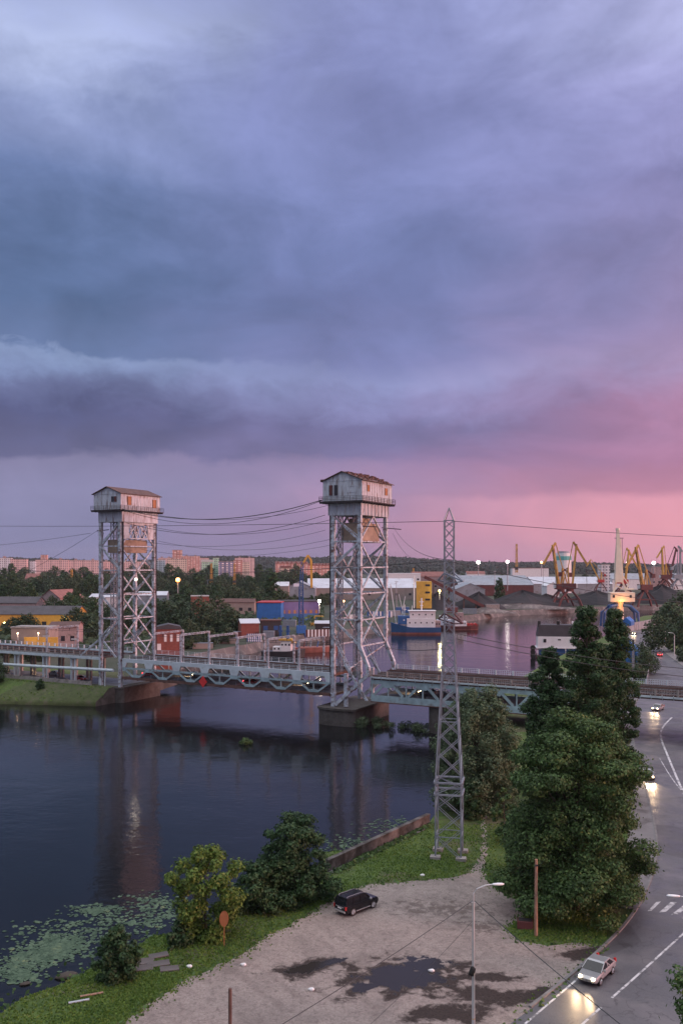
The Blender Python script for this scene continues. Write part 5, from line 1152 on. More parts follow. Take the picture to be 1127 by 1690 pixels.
def heap(name, label, cx, cy, d, w, h, mt='coal', dp=.5):
    g = random.Random(int(cx)); mb = MB(); n = 22; m_ = 10; c = Q(cx, cy, d)
    for i in range(m_+1):
        r = i/m_
        for k in range(n): a = 2*math.pi*k/n; rr = r*(1+.12*math.sin(3*a+cx)+.05*math.sin(7*a)); mb.v.append((w/2*rr*math.cos(a), w/2*dp*rr*math.sin(a), h*max(0,(1-r)**.9)*(1+.1*math.sin(5*a+cx))-.5+g.uniform(-.15,.15)))
    for i in range(m_):
        for k in range(n): mb.f.append((i*n+k, i*n+(k+1) % n, (i+1)*n+(k+1) % n, (i+1)*n+k)); mb.m.append(0)
    o = one(mb, name, mt, label, 'coal heap', group='coal heaps on the far quay'); o.location = (c.x, c.y, 1.0); return o
heap('coal_heap', 'long black coal heap on the far quay left of the portal cranes', 862, 990, 690, 75, 12)
heap('coal_heap', 'black coal heap right behind the first portal crane', 900, 990, 700, 55, 9)
heap('coal_heap', 'flat black coal heap between the portal cranes and the cream crane', 985, 990, 720, 70, 11)
heap('coal_heap', 'dark purplish coal heap on the right behind the trees', 1092, 990, 740, 70, 15)
heap('coal_heap', 'small black heap beside the ramp by the pylon', 790, 990, 650, 44, 12)
heap('coal_heap', 'black heap behind the yellow ship block', 722, 990, 640, 34, 12)
heap('gravel_heap', 'pale rubble heap along the quay edge', 860, 1000, 655, 90, 4, 'quay_stone', .15)
heap('gravel_heap', 'grey rubble heap on the quay beside the red boat', 800, 1005, 600, 40, 4, 'quay_stone', .3)
# conveyor ramp
t = thing('conveyor', 'rusty inclined conveyor descending right behind the pylon', 'conveyor', (0,0,0)); mb = MB(); a, b = Q(700,952,640), Q(800,1002,640); mb.bar(a, b, 2.6, 2.2); mb.build('belt_housing', 'rust_red', t); 
for k in (.15,.4,.65,.85): p = a.lerp(b, k); mb = MB(); mb.bar((p.x,p.y,p.z-1.2),(p.x,p.y,0.9),.7); mb.build('leg', 'rust_steel', t)
# portal cranes
def portal_crane(label, px, py, d, H, sgn, colj='crane_yellow', colp='rust_red', colh='rust_red', tilt=.16, beak=17.0, reach=8.0, group='portal cranes on the coal quay', yaw=0, pw=9):
    c = Q(px, py, d); t = thing('portal_crane', label, 'crane', c, R(yaw), group); k = H/52
    S_ = lambda x, y, z: (sgn*x*k, y*k, z*k)
    for sx in (-1,1):
        for sy in (-1,1): mb = MB(); mb.bar(S_(sx*pw,sy*5,0), S_(sx*pw*.75,sy*4,6), 1.3*k); mb.bar(S_(sx*pw*.75,sy*4,6), S_(sx*2.2,sy*1.6,12), 1.2*k); mb.build('leg', colp, t)
    mb = MB(); mb.box(-pw*.8*k,pw*.8*k,-4.4*k,-3.6*k,5.4*k,6.2*k); mb.box(-pw*.8*k,pw*.8*k,3.6*k,4.4*k,5.4*k,6.2*k); mb.cyl((0,0), 3*k, 12*k, 14*k, 10); mb.build('portal_frame', colp, t)
    mb = MB(); mb.box(-6*k,4.5*k,-2.8*k,2.8*k,14*k,18.5*k); mb.xf(lambda v: (v.x*sgn, v.y, v.z)); mb.build('machine_house', colh, t)
    mb = MB(); mb.box(3.2*k,6*k,-1.2*k,1.2*k,15*k,18*k); mb.xf(lambda v: (v.x*sgn, v.y, v.z)); cb = mb.build('operator_cab', 'white_paint' if colh != 'dark_steel' else 'rust_red', t)
    mb = MB(); mb.bar(S_(-1,-2,18.5), S_(-1.5,-.8,31), .9*k); mb.bar(S_(-1,2,18.5), S_(-1.5,.8,31), .9*k); mb.bar(S_(-5.5,0,18.5), S_(-1.5,0,31), .7*k); mb.build('a_frame', colj, t)
    tip = (reach, 0, 50)
    mb = MB()
    for sy in (-1,1): mb.bar(S_(2,sy*1.7,18), S_(tip[0],sy*.5,tip[2]), 1.35*k)
    for i in range(9): u = i/9; v = (i+1)/9; s = 1 if i % 2 else -1; mb.bar(S_(2+(tip[0]-2)*u,s*(1.7-1.2*u),18+32*u), S_(2+(tip[0]-2)*v,-s*(1.7-1.2*v),18+32*v), .45*k)
    mb.build('boom', colj, t)
    mb = MB(); mb.bar(S_(tip[0]-2.5,0,tip[2]+1.8), S_(tip[0]+beak*.5,0,tip[2]-beak), 1.5*k); mb.bar(S_(tip[0]-2.5,0,tip[2]+1.8), S_(tip[0]+beak*.25,0,tip[2]-beak*.5-2.5), .5*k); mb.bar(S_(tip[0],0,tip[2]), S_(tip[0]+beak*.25,0,tip[2]-beak*.5-2.5), .5*k); mb.build('jib_beak', colj, t)
    mb = MB(); mb.bar(S_(-1.5,0,31), S_(tip[0]-2.5,0,tip[2]+1.8), .6*k); mb.build('tie_bar', colj, t)
    mb = MB(); mb.bar(S_(-1.5,-.6,31), S_(-7,-.6,27), .7*k); mb.bar(S_(-1.5,.6,31), S_(-7,.6,27), .7*k); mb.box(-9*k,-6*k,-1.6*k,1.6*k,24*k,27.5*k); 
    if sgn < 0: pass
    mb.v = mb.v[:-8]+[(x*sgn,y,z) for x,y,z in mb.v[-8:]]; mb.build('counterweight_arm', colh, t)
    mb = MB(); mb.tube([S_(tip[0]+beak*.5,0,tip[2]-beak), S_(tip[0]+beak*.5,0,16)], .12*k, 4); mb.build('hoist_rope', 'dark_steel', t)
    return t
portal_crane('yellow and rust portal crane, leftmost of the pair over the coal', 925, 1001, 690, 50, -1, reach=7, beak=16, yaw=8)
portal_crane('yellow and rust portal crane, right one of the pair over the coal', 940, 1001, 680, 50, 1, reach=5, beak=16, yaw=-10)
portal_crane('yellow and rust portal crane right of the cream crane', 1063, 1001, 700, 49, -1, reach=8, beak=18, yaw=10)
portal_crane('bright yellow crane behind the cream crane, jib down to the right', 1028, 985, 900, 50, 1, 'yellow_paint', 'rust_red', 'red_paint', reach=6, beak=22)
portal_crane('low yellow crane left of the cream crane with its boom stretched left', 990, 975, 900, 32, -1, 'yellow_paint', 'rust_red', 'red_paint', reach=18, beak=10)
portal_crane('yellow portal crane near the right edge, upright jib', 1096, 975, 900, 46, -1, 'yellow_paint', 'rust_red', 'rust_red', reach=3, beak=12)
portal_crane('slender red-brown crane at the right edge, leaning right', 1103, 972, 960, 46, 1, 'rust_red', 'rust_red', 'rust_red', reach=9, beak=4)
portal_crane('grey portal crane at the right edge behind the others', 1119, 975, 860, 44, 1, 'grey_cladding', 'grey_cladding', 'grey_cladding', reach=2, beak=5)
for px, yt, yb, lb in ((852,898,945,'thin yellow mast crane far off above the first warehouse'),(349,930,962,'thin yellow-brown mast above the woods right of the left tower'),(387,930,965,'second thin brown mast above the woods, beside the modern block'),(119,940,962,'orange-brown mast above the woods at the left'),(682,938,962,'yellow stub mast above the white terminal')):
    d = 1000; t = thing('mast', lb, 'mast', Q(px,yb,d)); hh = (yb-yt)/F*d; mb = MB(); mb.lattice((0,0,0),(0,0,hh),2.2,1.4,10,.5,.35); mb.build('lattice', 'crane_yellow', t); mb = MB(); mb.box(-1.6,1.6,-1.6,1.6,hh*.1,hh*.2); mb.build('cabin', 'dark_steel', t)
# cream crane on a blue portal
c = Q(1022,1034,470); t = thing('harbour_crane', 'big cream harbour crane with an upright boom on a blue portal', 'crane', c, R(-6))
for sx in (-1,1):
    for sy in (-1,1): mb = MB(); mb.tube([(sx*1.5,sy*1.5,11.5),(sx*5,sy*3,10.8),(sx*8.5,sy*4.2,7.5),(sx*9,sy*4.4,0)], [.9,.85,.75,.6], 8); mb.build('leg', 'crane_blue', t)
mb = MB(); mb.cyl((0,0), 2.0, 0, 13, 12); mb.build('pedestal', 'crane_cream', t)
mb = MB(); mb.box(-5.5,7.2,-3.2,3.2,13.2,18.2); hs = mb.build('machine_house', 'crane_cream', t, bevel=.15)
for x in (-4.2,4.4): mb = MB(); mb.box(x,x+1.1,-3.3,-3.2,15.4,16.8); mb.build('window', 'window_dark', hs)
mb = MB()
mb.bar((-3.2,0,18.2),(-1.6,0,24.5),.9); mb.bar((3.8,0,18.2),(.6,0,25.5),.9); mb.bar((-2.6,0,22),(5.2,0,18.2),.6); mb.bar((2.8,0,18.2),(4.6,0,22.5),.6); mb.bar((4.6,0,22.5),(1.5,0,27),.5); mb.box(3,7,-2,2,19.5,20.3); mb.build('a_frame', 'crane_cream', t)
mb = MB(); mb.loft([[(x0_-w, -w, z),(x0_+w, -w, z),(x0_+w, w, z),(x0_-w, w, z)] for x0_, w, z in ((-.8,1.9,23.5),(-.7,1.5,34),(-.9,.9,43),(-1.0,.75,51))]); bm_ = mb.build('boom', 'crane_cream', t)
mb = MB(); mb.cyl((-1.0,0), 1.15, 51, 52.2, 10); mb.build('sheave_head', 'crane_cream', bm_); mb = MB(); mb.box(-2.6,1.9,-.3,.3,46.8,47.1); mb.build('platform', 'dark_steel', bm_)
mb = MB(); mb.tube([(1.2,0,47),(1.8,0,25)], .12, 5); mb.build('luffing_rope', 'dark_steel', t)
mb = MB(); mb.bar((1.7,0,24),(.4,0,46.5),.5); mb.bar((-2.9,0,30),(-1.6,0,46.5),.35); mb.build('boom_stay', 'crane_cream', t)
mb = MB(); mb.ball((-.5,-3.7,13.8), .55, 10); mb.build('floodlight', 'lit_orange', t)
def plight(loc, en, col, r=.5):
    l = bpy.data.lights.new('lamp_glow', 'POINT'); l.energy = en; l.color = col; l.shadow_soft_size = r; o = bpy.data.objects.new('lamp_glow', l); COL.objects.link(o); o.location = loc
plight(c+Vector((-.5,-6.5,12.6)), 1700, (1,.36,.08))
# blue shipyard crane with yellow jib
c = Q(497,1050,420); t = thing('shipyard_crane', 'slim blue lattice tower crane with a folded yellow jib on the left quay', 'crane', c, R(10))
mb = MB(); mb.lattice((0,0,5),(0,0,24),2.0,1.7,9,.3,.2); mb.build('tower_mast', 'crane_blue', t); mb = MB(); mb.lattice((0,0,24),(.6,0,35),1.5,1.0,6,.22,.15); mb.build('upper_mast', 'crane_blue', t)
mb = MB(); mb.box(-2.2,2.2,-1.6,1.6,1.5,5); mb.build('machine_house', 'bright_blue', t); mb = MB()
for sx in (-1,1):
    for sy in (-1,1): mb = MB(); mb.bar((sx*1.4,sy*1.2,1.6),(sx*3.4,sy*2.4,-5.5),.5); mb.build('leg', 'crane_blue', t)
mb = MB(); mb.bar((0,0,33),(3.2,0,38.5),.8); mb.bar((3.2,0,38.5),(4.8,0,36),.9); mb.bar((4.8,0,36),(5.0,0,23),1.0); mb.build('jib', 'yellow_paint', t)
mb = MB(); mb.box(-3.6,-1.0,-.8,.8,23.6,25); mb.build('cab', 'white_blue', t)
t = thing('excavator_arm', 'orange excavator arm standing behind the quay fence', 'excavator', Q(520,1030,480)); mb = MB(); mb.bar((-1.5,0,0),(0,0,4.5),.7); mb.bar((0,0,4.5),(4.5,0,4.2),.6); mb.build('boom', 'yellow_paint', t); mb = MB(); mb.box(-3,0,-1,1,-1.5,.6); mb.build('body', 'yellow_paint', t)
# ------------------------------------------------------------------ boats
def hull(t, Ln, B, zd, mt, low=None, bow=2.2, sheer=1.2, zb=-1.0, name='hull'):
    st = []
    for i in range(15):
        u = i/14; x = -Ln/2+Ln*u; w = B/2*min(1, (1-u)*3.2+.02)**.6 if u > .5 else B/2*(.82+.18*min(1,u*5)); z = zd+sheer*max(0,(u-.55)/.45)**1.6
        st.append((x, w, z, u))
    mb = MB(); mb.loft([[(x+bow*max(0,u-.8)*0,-w*.8,zb),(x,-w*.93,zb+(z-zb)*.5),(x+bow*max(0,(u-.85)),-w,z),(x+bow*max(0,(u-.85)),w,z),(x,w*.93,zb+(z-zb)*.5),(x,w*.8,zb)] for x,w,z,u in st]); h = mb.build(name, mt, t)
    if low:
        mb = MB(); mb.loft([[(x,-w*.83-.12,zb+.1),(x,-w*.9-.12,zb+(zd-zb)*.42),(x,w*.9+.12,zb+(zd-zb)*.42),(x,w*.83+.12,zb+.1)] for x,w,z,u in st]); mb.build('boot_topping', low, h)
    return h
def cabin(t, x0, x1, y0, y1, z0, z1, mt, nw, name='deckhouse', wm='window_dark', wz=None):
    mb = MB(); mb.box(x0,x1,y0,y1,z0,z1); h = mb.build(name, mt, t, bevel=.08)
    for i in range(nw): x = x0+(x1-x0)*(i+.5)/nw; zz = z0+(z1-z0)*.5 if wz is None else wz; mb = MB(); mb.box(x-.35,x+.35,y0-.06,y0+.02,zz-.25,zz+.45); mb.build('window', wm, h)
    return h
def mast(t, x, z0, z1, r=.18, arms=()):
    mb = MB(); mb.tube([(x,0,z0),(x,0,z1)], r, 6)
    for z, w in arms: mb.bar((x-w,0,z),(x+w,0,z),r*1.2)
    mb.build('mast', 'white_paint', t)
t = thing('cargo_ship', 'blue-hulled ship with a white superstructure moored right of the right tower', 'ship', Q(686,1041,470), R(186+180-6)); t.location.z = WZ
t.scale = (-1,1,1)
hull(t, 26, 8, 3.6, 'hull_blue', 'hull_rust', sheer=2.6); cabin(t, -10, 5, -3.2, 3.2, 3.6, 8.4, 'white_paint', 5); cabin(t, -10, 3.5, -3.0, 3.0, 8.4, 12.2, 'white_paint', 4, 'bridge_deck'); cabin(t, 3.5, 9.5, -3.0, 2.4, 5.2, 9.6, 'blue_paint', 1, 'cargo_crate', 'white_paint')
mb = MB(); mb.box(-10.4,4.2,-3.6,3.6,12.2,12.5); mb.build('bridge_roof', 'white_paint', t)
mast(t, -3, 12.5, 19, .35, ((17,1.2),(15,.8))); mast(t, 6, 9.6, 15.5, .25, ((13,1.0),)); mast(t, 2, 12.5, 15, .15)
mb = MB(); mb.bar((8,0,8),(5.6,0,20),.3); mb.bar((10.5,0,6),(13.5,0,26.5),.45); mb.bar((6,0,8),(9,0,21),.3); mb.build('derrick', 'white_paint', t)
cabin(t, -12.8, -10, -3, 3, 3.6, 7, 'pink_wall', 2, 'aft_house')
t = thing('ship_block', 'yellow ship superstructure with dark window slots behind the blue ship', 'ship', Q(700,1004,560), R(-4)); 
mb = MB(); mb.box(-5,4.6,0,10,0,17); b_ = mb.build('superstructure', 'yellow_paint', t)
for z in (5,9.5,14): mb = MB(); mb.box(.6,3.6,-.12,.02,z,z+1.2); mb.build('window', 'window_dark', b_)
mast(t, -6.5, 0, 21, .4, ((19,1.5),(15,1.0)))
t = thing('tug_boat', 'red-hulled tug with a pink-white wheelhouse right of the pylon', 'tug', Q(764,1029,500), R(5)); t.location.z = WZ
hull(t, 17, 6, 2.0, 'rust_red', 'hull_rust', sheer=1.2); cabin(t, -5, 1.5, -2.2, 2.2, 2.0, 4.8, 'white_paint', 3); cabin(t, -3.6, -.2, -1.8, 1.8, 4.8, 9.6, 'pink_wall', 1, 'wheelhouse')
for x in (2.8,4.8,6.8): mb = MB(); mb.tube([(x,-1.6,2.9),(x,1.6,2.9)], .8, 10); mb.build('drum', 'red_paint', t)
t = thing('tug_boat', 'white-decked tug moored behind the pylon', 'tug', Q(738,1031,505), R(3)); t.location.z = WZ
hull(t, 15, 6, 2.2, 'rust_red', None, sheer=1.4); cabin(t, -6, 3, -2.2, 2.2, 2.2, 5.4, 'white_blue', 4); mast(t, -1, 5.4, 12, .3, ((10,1.0),)); cabin(t, -4.5, 0, -1.6, 1.6, 5.4, 7.6, 'white_paint', 2, 'wheelhouse')
t = thing('tug_boat', 'black-hulled tug with white wheelhouse and yellow roof near the blue crane', 'tug', Q(468,1080,355), R(-8)); t.location.z = WZ
hull(t, 17, 6, 2.4, 'hull_black', None, sheer=1.2); cabin(t, -.8, 3.4, -1.9, 1.9, 2.4, 6.0, 'white_paint', 3, 'wheelhouse', wz=5.0); cabin(t, -4, -.8, -1.8, 1.8, 2.4, 4.3, 'white_paint', 2)
mb = MB(); mb.extr([(-1.6,7.4),(3.6,7.4),(4.8,5.6),(4.4,5.4),(3.4,6.5),(-1.6,6.6)], -1.7, 1.7); mb.build('canopy', 'yellow_paint', t)
for x in (-1.2,1.8): mb = MB(); mb.bar((x,0,7.4),(x,0,12.6),1.0); mb.bar((x-.9,0,10.4),(x+.9,0,10.4),.5); mb.build('winch_post', 'crane_blue', t)
t = thing('barge', 'rusty low barge moored right of the black tug', 'barge', Q(520,1066,375), R(14)); t.location.z = WZ
hull(t, 20, 6, 2.2, 'hull_rust', None, sheer=.4); 
for k in range(6): x = -8+k*2.9; mb = MB(); mb.bar((x,-1,2.2),(x+.8,0,4.5+(k % 3)),.4); mb.build('deck_gear', ['crane_blue','rust_red','galvanised'][k % 3], t)
t = thing('houseboat', 'white two-storey floating house with a dark roof and tyre fenders', 'boat', Q(917,1083,352), R(-8)); t.location.z = WZ
mb = MB(); mb.box(-8,9,-3.2,5,-.6,1.2); mb.build('pontoon', 'rust_red', t); cabin(t, -6.5, 8.4, -2.6, 4.4, 1.2, 4.0, 'blue_paint', 0, 'lower_storey'); h = cabin(t, -7.4, 8.8, -3.0, 4.8, 4.3, 8.6, 'white_paint', 0, 'upper_storey')
for x in (-4.6,5.6,1.0): mb = MB(); mb.box(x-.55,x+.55,-3.1,-2.98,6.3 if x != 1 else 7.2,7.7); mb.build('window', 'window_dark', h)
mb = MB(); mb.box(-7.9,9.3,-3.4,5.2,4.0,4.29); mb.build('balcony', 'white_paint', t)
for x in (-7.4,-2,3.4,8.6): mb = MB(); mb.box(x-.15,x+.15,-3.3,-3.0,1.2,4.0); mb.build('balcony_post', 'white_paint', t)
mb = MB(); mb.extr([(-7.6,8.63),(9,8.63),(7.8,13.2),(-6.8,13.2)], -2.6, 4.6); mb.build('roof', 'slate_roof', t)
for x in (-6.6,0.8,6.6): mb = MB(); mb.box(x-.5,x+.5,-1,.6,12.2,14.6); mb.build('chimney', 'white_paint' if x > 1 else 'rubber', t)
for z in (0.9,2.5,4.1): mb = MB(); mb.tube([(-9.2,-3.2,z),(-9.2,-2.0,z)], 1.05, 12); mb.build('tyre_fender', 'rubber', t)
for i, (px, py, d) in enumerate(((1034,1092,300),(1035,1032,440))):
    t = thing('tarpaulin_tent', ['bright blue tarpaulin tent beside the road beyond the bridge','low blue tarpaulin at the foot of the cream crane'][i], 'tent', Q(px,py,d), R(-28)); mb = MB(); s = 1 if i == 0 else .6; mb.extr([(-4*s,0),(4*s,0),(4*s,3.5*s),(0,7*s),(-4*s,3.5*s)], -4, 5); mb.build('cover', 'bright_blue', t, bevel=.2); mb = MB(); mb.bar((-4*s,-4.1,0),(-4*s,-4.1,3.5*s),.2); mb.build('frame_pole', 'galvanised', t)
# grey fence on the quay and along the road
def fence(label, pts, h, mt, z=0.0, name='fence'):
    t = thing(name, label, 'fence', pts[0]); mb = MB(); o = pts[0]
    for a, b in zip(pts, pts[1:]): mb.bar(a-o+Vector((0,0,h/2)), b-o+Vector((0,0,h/2)), .12, h)
    mb.build('panel', mt, t); 
    for a, b in zip(pts, pts[1:]):
        n = max(1, int((b-a).length/6))
        for i in range(n): p = a.lerp(b, i/n)-o; mb = MB(); mb.box(p.x-.15,p.x+.15,p.y-.15,p.y+.15,0,h+.15); mb.build('post', 'galvanised', t)
fence('long tall grey fence along the outer edge of the far bend', [L(1016,1056),L(1019,1049),L(1040,1042),L(1070,1036),L(1084,1033)], 4.2, 'grey_cladding')
fence('grey fence beside the far road just beyond the railway deck', [L(1067,1128),L(1071,1105),L(1070,1092)], 1.8, 'concrete')
# lamps far away
def floodlamp(label, px, py, yb, d, mt, r, en=0, col=(1,.8,.6), pole='galvanised'):
    p = Q(px, py, d); t = thing('floodlight_mast', label, 'lamp', Q(px, yb, d)); hh = (yb-py)/F*d
    mb = MB(); mb.tube([(0,0,0),(0,0,hh-r)], .003*d*.12+.1, 6); mb.build('pole', pole, t); mb = MB(); mb.ball((0,0,hh), r, 10); mb.build('lamp_head', mt, t)
    if en: plight(p+Vector((0,-r-1,0)), en, col)
floodlamp('lit orange lamp on a mast above the woods right of the left tower', 294, 957, 985, 560, 'lit_orange', 1.5, 4000, (1,.45,.1))
floodlamp('bright warm floodlight at the end of the purple workshop', 527, 992, 1012, 500, 'lit_white', .9, 6000, (1,.75,.5))
floodlamp('brightest white floodlight mast on the skyline right of the pylon', 789, 928, 965, 1100, 'lit_white', 2.2)
floodlamp('white floodlight mast standing by the coal heaps', 837, 927, 975, 900, 'lit_white', 1.6)
floodlamp('warm floodlight mast left of the portal cranes', 893, 928, 955, 1100, 'lit_warm', 1.6)
floodlamp('white floodlight mast right of the cranes near the right edge', 1078, 929, 960, 1000, 'lit_white', 1.9)
floodlamp('small yellow lamp between the yellow ship block and the pylon', 725, 975, 990, 560, 'lit_yellow', .8, 3000, (1,.9,.4))
floodlamp('small warm lamp on the quay seen through the right tower', 567, 992, 1010, 500, 'lit_warm', .6)
floodlamp('yellow wall lamp on the yellow warehouse', 108, 1021, 1028, 418, 'lit_yellow', .6, 2500, (1,.8,.3))
floodlamp('yellow lamp at the left end of the yellow warehouse', 8, 1028, 1040, 415, 'lit_yellow', .5, 1800, (1,.75,.3))
floodlamp('warm lamp under the flat canopy building, left', 30, 1045, 1056, 312, 'lit_warm', .3, 500, (1,.6,.35))
floodlamp('warm lamp under the flat canopy building, right', 64, 1045, 1056, 312, 'lit_warm', .3, 500, (1,.6,.35))
floodlamp('white lamp on the skyline beside the cream crane', 1034, 928, 960, 1100, 'lit_white', 1.1)
# ------------------------------------------------------------------ woods
protos = []
for k in range(6):
    H_ = [12,15,10,14,9,17][k]; Rr = [5.5,5,5.5,6.5,4.5,3.6][k]; lo = lobes_round(H_, Rr, 1.0, 14, 100+k, .5)
    me = crown_mesh('leafy_tree', lo, 1900, 1.0, ['leaf_far','leaf_dark','leaf_far','leaf_far','leaf_pale','leaf_dark'][k], 200+k, .85, .35)
    protos.append(me)
used = []
g = random.Random(77)
FOOT = [(px0, px1, d) for px0, px1, yt, d, *_ in flats]
def ftree(px, d, s, k, label, group, z=1.0):
    x = (px-CX)/F*d; o = bpy.data.objects.new('leafy_tree', protos[k]); COL.objects.link(o); o.location = (x, d, z-.3); o.rotation_euler = (0,0,g.uniform(0,6.28)); o.scale = (s*g.uniform(.9,1.15), s*g.uniform(.9,1.15), s*g.uniform(.85,1.15)); tag(o, label, 'tree', group)
# bands: (px0, px1, d0, d1, n, scale, label, group)
bands = [(-20,560,1120,1320,70,1.65,'dark round tree in the wood in front of the far flats','trees before the far flats'),
 (-20,470,820,1080,72,1.35,'dark leafy tree in the wide wood behind the yellow warehouse and brick building','trees of the middle wood'),
 (-20,60,600,700,8,1.1,'dark tree behind the long grey-roofed shed','trees behind the grey shed'),
 (104,165,440,560,10,1.05,'dark tree between the maroon-roofed house and the left tower','trees left of the left tower'),
 (300,470,600,760,30,1.05,'dark leafy tree in the wood left of the grey hangar','trees left of the hangar'),
 (480,560,640,720,10,.6,'low tree in front of the grey and white hangars','trees before the hangars'),
 (640,1127,1500,1900,40,1.1,'dark tree on the skyline behind the harbour','trees behind the harbour')]
for a, b, d0, d1, n, s, lb, gr in bands:
    for i in range(n):
        ftree(a+(b-a)*(i+g.random())/n, g.uniform(d0, d1), s*g.uniform(.8,1.25), g.choice((0,1,2,3,3,5) if 'harbour' not in gr else (0,2,4)), lb, gr)
for px, d, s, k, lb in ((126,385,.95,3,'dark tree just left of the left tower, leftmost of three'),(142,380,1.05,0,'dark tree just left of the left tower, middle of three'),(158,375,.9,3,'dark tree just left of the left tower, rightmost of three'),
  (22,392,.75,3,'dense clipped tree in front of the yellow warehouse, left'),(38,392,.8,3,'dense clipped tree in front of the yellow warehouse, middle'),(50,392,.72,3,'dense clipped tree in front of the yellow warehouse, right'),
  (14,318,.6,2,'small tree at the left edge beside the flat canopy building'),(52,306,.5,2,'small tree in front of the flat canopy building'),(70,306,.45,0,'second small tree in front of the flat canopy building'),
  (88,532,.9,3,'dark round tree before the gable of the maroon-roofed house'),(112,540,.8,5,'tall dark tree beside the gable of the maroon-roofed house'),
  (272,420,1.3,3,'large dark tree behind the brick hut'),(300,430,1.35,0,'large dark tree below the orange lamp'),(330,410,1.15,3,'broad dark tree right of the brick hut'),(355,425,1.3,3,'large dark tree in the middle of the near clump'),(378,415,1.25,0,'large dark tree at the right of the near clump'),(258,440,1.1,1,'tall dark tree just right of the left tower'),(395,440,.8,4,'paler tree at the right end of the near clump'),
  (293,520,1.0,5,'dark tall tree directly under the orange lamp'),(280,510,1.0,3,'dark round tree left of the orange lamp mast'),
  (345,360,.8,2,'low tree behind the tracks, third gantry'),(310,350,.8,3,'low tree behind the tracks, second gantry'),(372,372,.7,2,'low tree behind the tracks, right of the third gantry'),(415,470,.6,2,'low shrubby tree left of the blue warehouse'),(440,520,.6,3,'shrubby tree in front of the middle wood near the blue warehouse'),
  (449,640,1.5,5,'tall narrow dark tree standing out left of the grey hangar'),(200,420,1.0,3,'dark tree seen through the left tower, lower'),(222,450,1.1,0,'dark tree seen through the left tower, upper'),(180,430,1.0,3,'dark tree seen through the left tower, left side'),
  (824,720,1.2,5,'dark bushy tree standing before the red warehouse wall'),(1083,345,.9,3,'dark tree on the right behind the far lamps, lower'),):
    ftree(px, d, s, k, lb, 'single trees beyond the river')
for px, py, s, k, lb in ((1108,1062,1.35,3,'large dark tree right of the far lamps, leftmost'),(1135,1075,1.4,0,'large dark tree at the right edge behind the far road'),(1122,1050,1.4,3,'dark tree at the right edge, farther back'),(1128,1092,.6,4,'fresh green shrub at the right edge under the dark trees'),(1058,1100,.62,3,'dark hedge tree beyond the railway deck, upper'),(1066,1112,.55,3,'dark hedge tree beyond the railway deck, lower'),(1052,1122,.5,4,'yellow-green round shrub just beyond the railway deck'),(1060,1092,.5,0,'dark hedge tree next to the blue tent')):
    p = L(px,py); ftree(px, p.y, s, k, lb, 'trees by the far road', 0)
# far woods as one mass on the rise
gg = np.random.default_rng(9); n = 42000
d = gg.uniform(2500, 4400, n); u = gg.uniform(-.42, .42, n); x = u*d
HV = np.array(HILL).reshape(5, nx+1 if False else 121, 3)
def hz(d_, x_):
    ds = HV[:,0,1]; k = np.clip(np.searchsorted(ds, d_)-1, 0, 3); t_ = (d_-ds[k])/(ds[k+1]-ds[k])
    def row(kk): X0 = HV[kk,0,0]; X1 = HV[kk,-1,0]; f = np.clip((x_-X0)/(X1-X0)*120, 0, 119.99); i = f.astype(int); fr = f-i; return HV[kk,i,2]*(1-fr)+HV[kk,i+1,2]*fr
    return row(k)*(1-t_)+row(k+1)*t_
z = hz(d, x)+gg.uniform(0, 13, n)*(.5+.5*np.sin(x*.02+d*.01)**2)
v = leaves(np.stack([x,d,z],1), np.tile(np.array([[0,-.6,.7]]), (n,1)), 14.0, gg)
me = bpy.data.meshes.new('far_woods'); nv = len(v); me.vertices.add(nv); me.vertices.foreach_set('co', v.ravel()); me.loops.add(nv); me.loops.foreach_set('vertex_index', np.arange(nv, dtype=np.int32)); me.polygons.add(nv//4)
me.polygons.foreach_set('loop_start', np.arange(0, nv, 4, dtype=np.int32)); me.polygons.foreach_set('loop_total', np.full(nv//4, 4, dtype=np.int32)); me.materials.append(M['leaf_hill']); me.update(calc_edges=True)
o = bpy.data.objects.new('far_woods', me); COL.objects.link(o); tag(o, 'dark wooded rise along the horizon', 'wood', None, 'stuff')
# undergrowth on the flat land between the sheds
n = 26000; d = gg.uniform(345, 1500, n)**1.0; u = gg.uniform(-.42, -.02, n); x = u*d; keep = (x < -60-(d-345)*-.0) | (d > 470); x = x[keep]; d = d[keep]; n = len(x)
z = 1+gg.uniform(0, 3.2, n)
v = leaves(np.stack([x,d,z],1), np.tile(np.array([[0,-.5,.8]]), (n,1)), 3.0, gg)
me = bpy.data.meshes.new('undergrowth'); nv = len(v); me.vertices.add(nv); me.vertices.foreach_set('co', v.ravel()); me.loops.add(nv); me.loops.foreach_set('vertex_index', np.arange(nv, dtype=np.int32)); me.polygons.add(nv//4)
me.polygons.foreach_set('loop_start', np.arange(0, nv, 4, dtype=np.int32)); me.polygons.foreach_set('loop_total', np.full(nv//4, 4, dtype=np.int32)); me.materials.append(M['leaf_far']); me.update(calc_edges=True)
o = bpy.data.objects.new('undergrowth', me); COL.objects.link(o); tag(o, 'low scrub between the sheds beyond the river', 'scrub', None, 'stuff')
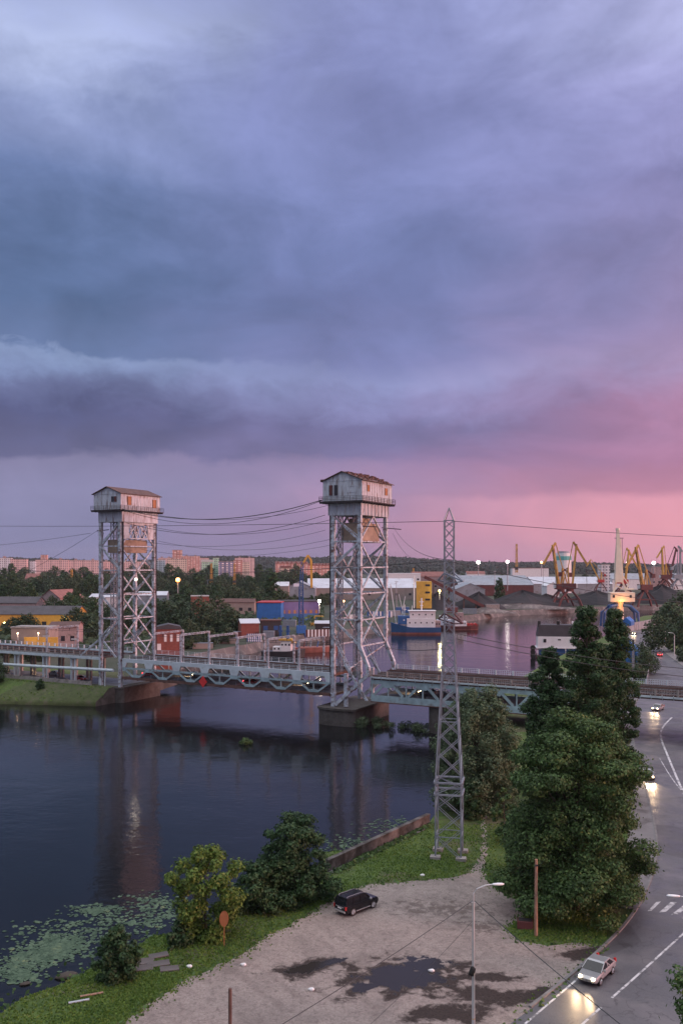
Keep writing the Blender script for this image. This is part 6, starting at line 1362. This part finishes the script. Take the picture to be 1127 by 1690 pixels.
# roof gear, parked boats of small size and clutter along the quays
g = random.Random(64)
for i, (px, py, d, w, h, mt, lb) in enumerate(((444,1040,400,5,1.6,'galvanised','flat grey container on the left quay'),(388,1040,400,6,1.4,'rust_red','dark red container among the sheds on the left quay'),(376,1056,372,7,1.0,'beige_wall','pale stack of boards lying on the left quay'),(335,1066,350,8,.8,'beige_wall','long pale stack of boards behind the tracks'),(540,1044,420,4,1.8,'rust_steel','rusty bin right of the striped fence'),(650,1018,560,8,2.2,'galvanised','grey container behind the blue ship'),(626,1024,540,7,2.0,'hull_rust','rust-brown container left of the blue ship'),(664,1012,600,9,2.4,'blue_paint','blue container on the quay behind the blue ship'),(745,1012,600,8,2.4,'rust_red','rust-red container behind the tugs'),(775,1016,585,9,2,'galvanised','grey container right of the tugs'),(812,1004,640,10,2.4,'concrete','pale container at the foot of the rubble quay'),(588,1020,520,8,2.2,'white_paint','white container seen through the right tower'),(478,1012,470,7,2.0,'galvanised','grey container before the purple workshop'),(555,1014,560,7,2.2,'crane_blue','dark blue container beside the small warm lamp'))):
    c = Q(px, py, d); t = thing('container', lb, 'container', (c.x, c.y, .8), R(g.uniform(-12, 12))); mb = MB(); mb.box(-w/2, w/2, -1.2, 1.2, .1, h+1.4)
    for k in range(int(w)): mb.box(-w/2+.3+k, -w/2+.5+k, -1.26, -1.2, .2, h+1.3)
    mb.build('body', mt, t); mb = MB(); mb.box(-w/2-.05, w/2+.05, -1.3, 1.3, h+1.4, h+1.55); mb.build('lid', 'galvanised', t)
for i, (px, py, d, h, lb) in enumerate(((77,1062,300,9,'street lamp pole before the pink shed'),(124,1062,300,8,'lattice pole left of the left tower'),(905,985,760,16,'thin light mast between coal heap and the first portal crane'),(816,985,800,26,'thin mast left of the bushy quay tree'),(654,1000,640,20,'thin mast behind the blue ship'),(343,962,1000,14,'pale thin mast in the wood'))):
    t = thing('light_mast', lb, 'mast', (Q(px,py,d).x, d, .8)); mb = MB(); mb.tube([(0,0,0),(0,0,h)], [.2*d/500+.05,.12*d/500+.04], 6); mb.build('pole', 'galvanised', t); mb = MB(); mb.box(-1.2,1.2,-.2,.2,h-.1,h+.35); mb.build('lamp_bar', 'lamp_metal', t)
# ------------------------------------------------------------------ the air over the harbour
mb = MB(); mb.box(-6500, 6500, -130, 6500, -7, 130)
hz_ = bpy.data.materials.new('haze_air'); hz_.use_nodes = True; t = hz_.node_tree; t.nodes.clear()
vo = N(t, 'ShaderNodeVolumePrincipled'); vo.inputs['Color'].default_value = (.80,.82,.92,1); vo.inputs['Density'].default_value = 0.000035; vo.inputs['Anisotropy'].default_value = .2
mo = N(t, 'ShaderNodeOutputMaterial'); t.links.new(vo.outputs[0], mo.inputs['Volume']); M['haze_air'] = hz_
o = mb.build('haze', 'haze_air'); tag(o, 'thin evening haze over the harbour', 'haze', None, 'stuff')
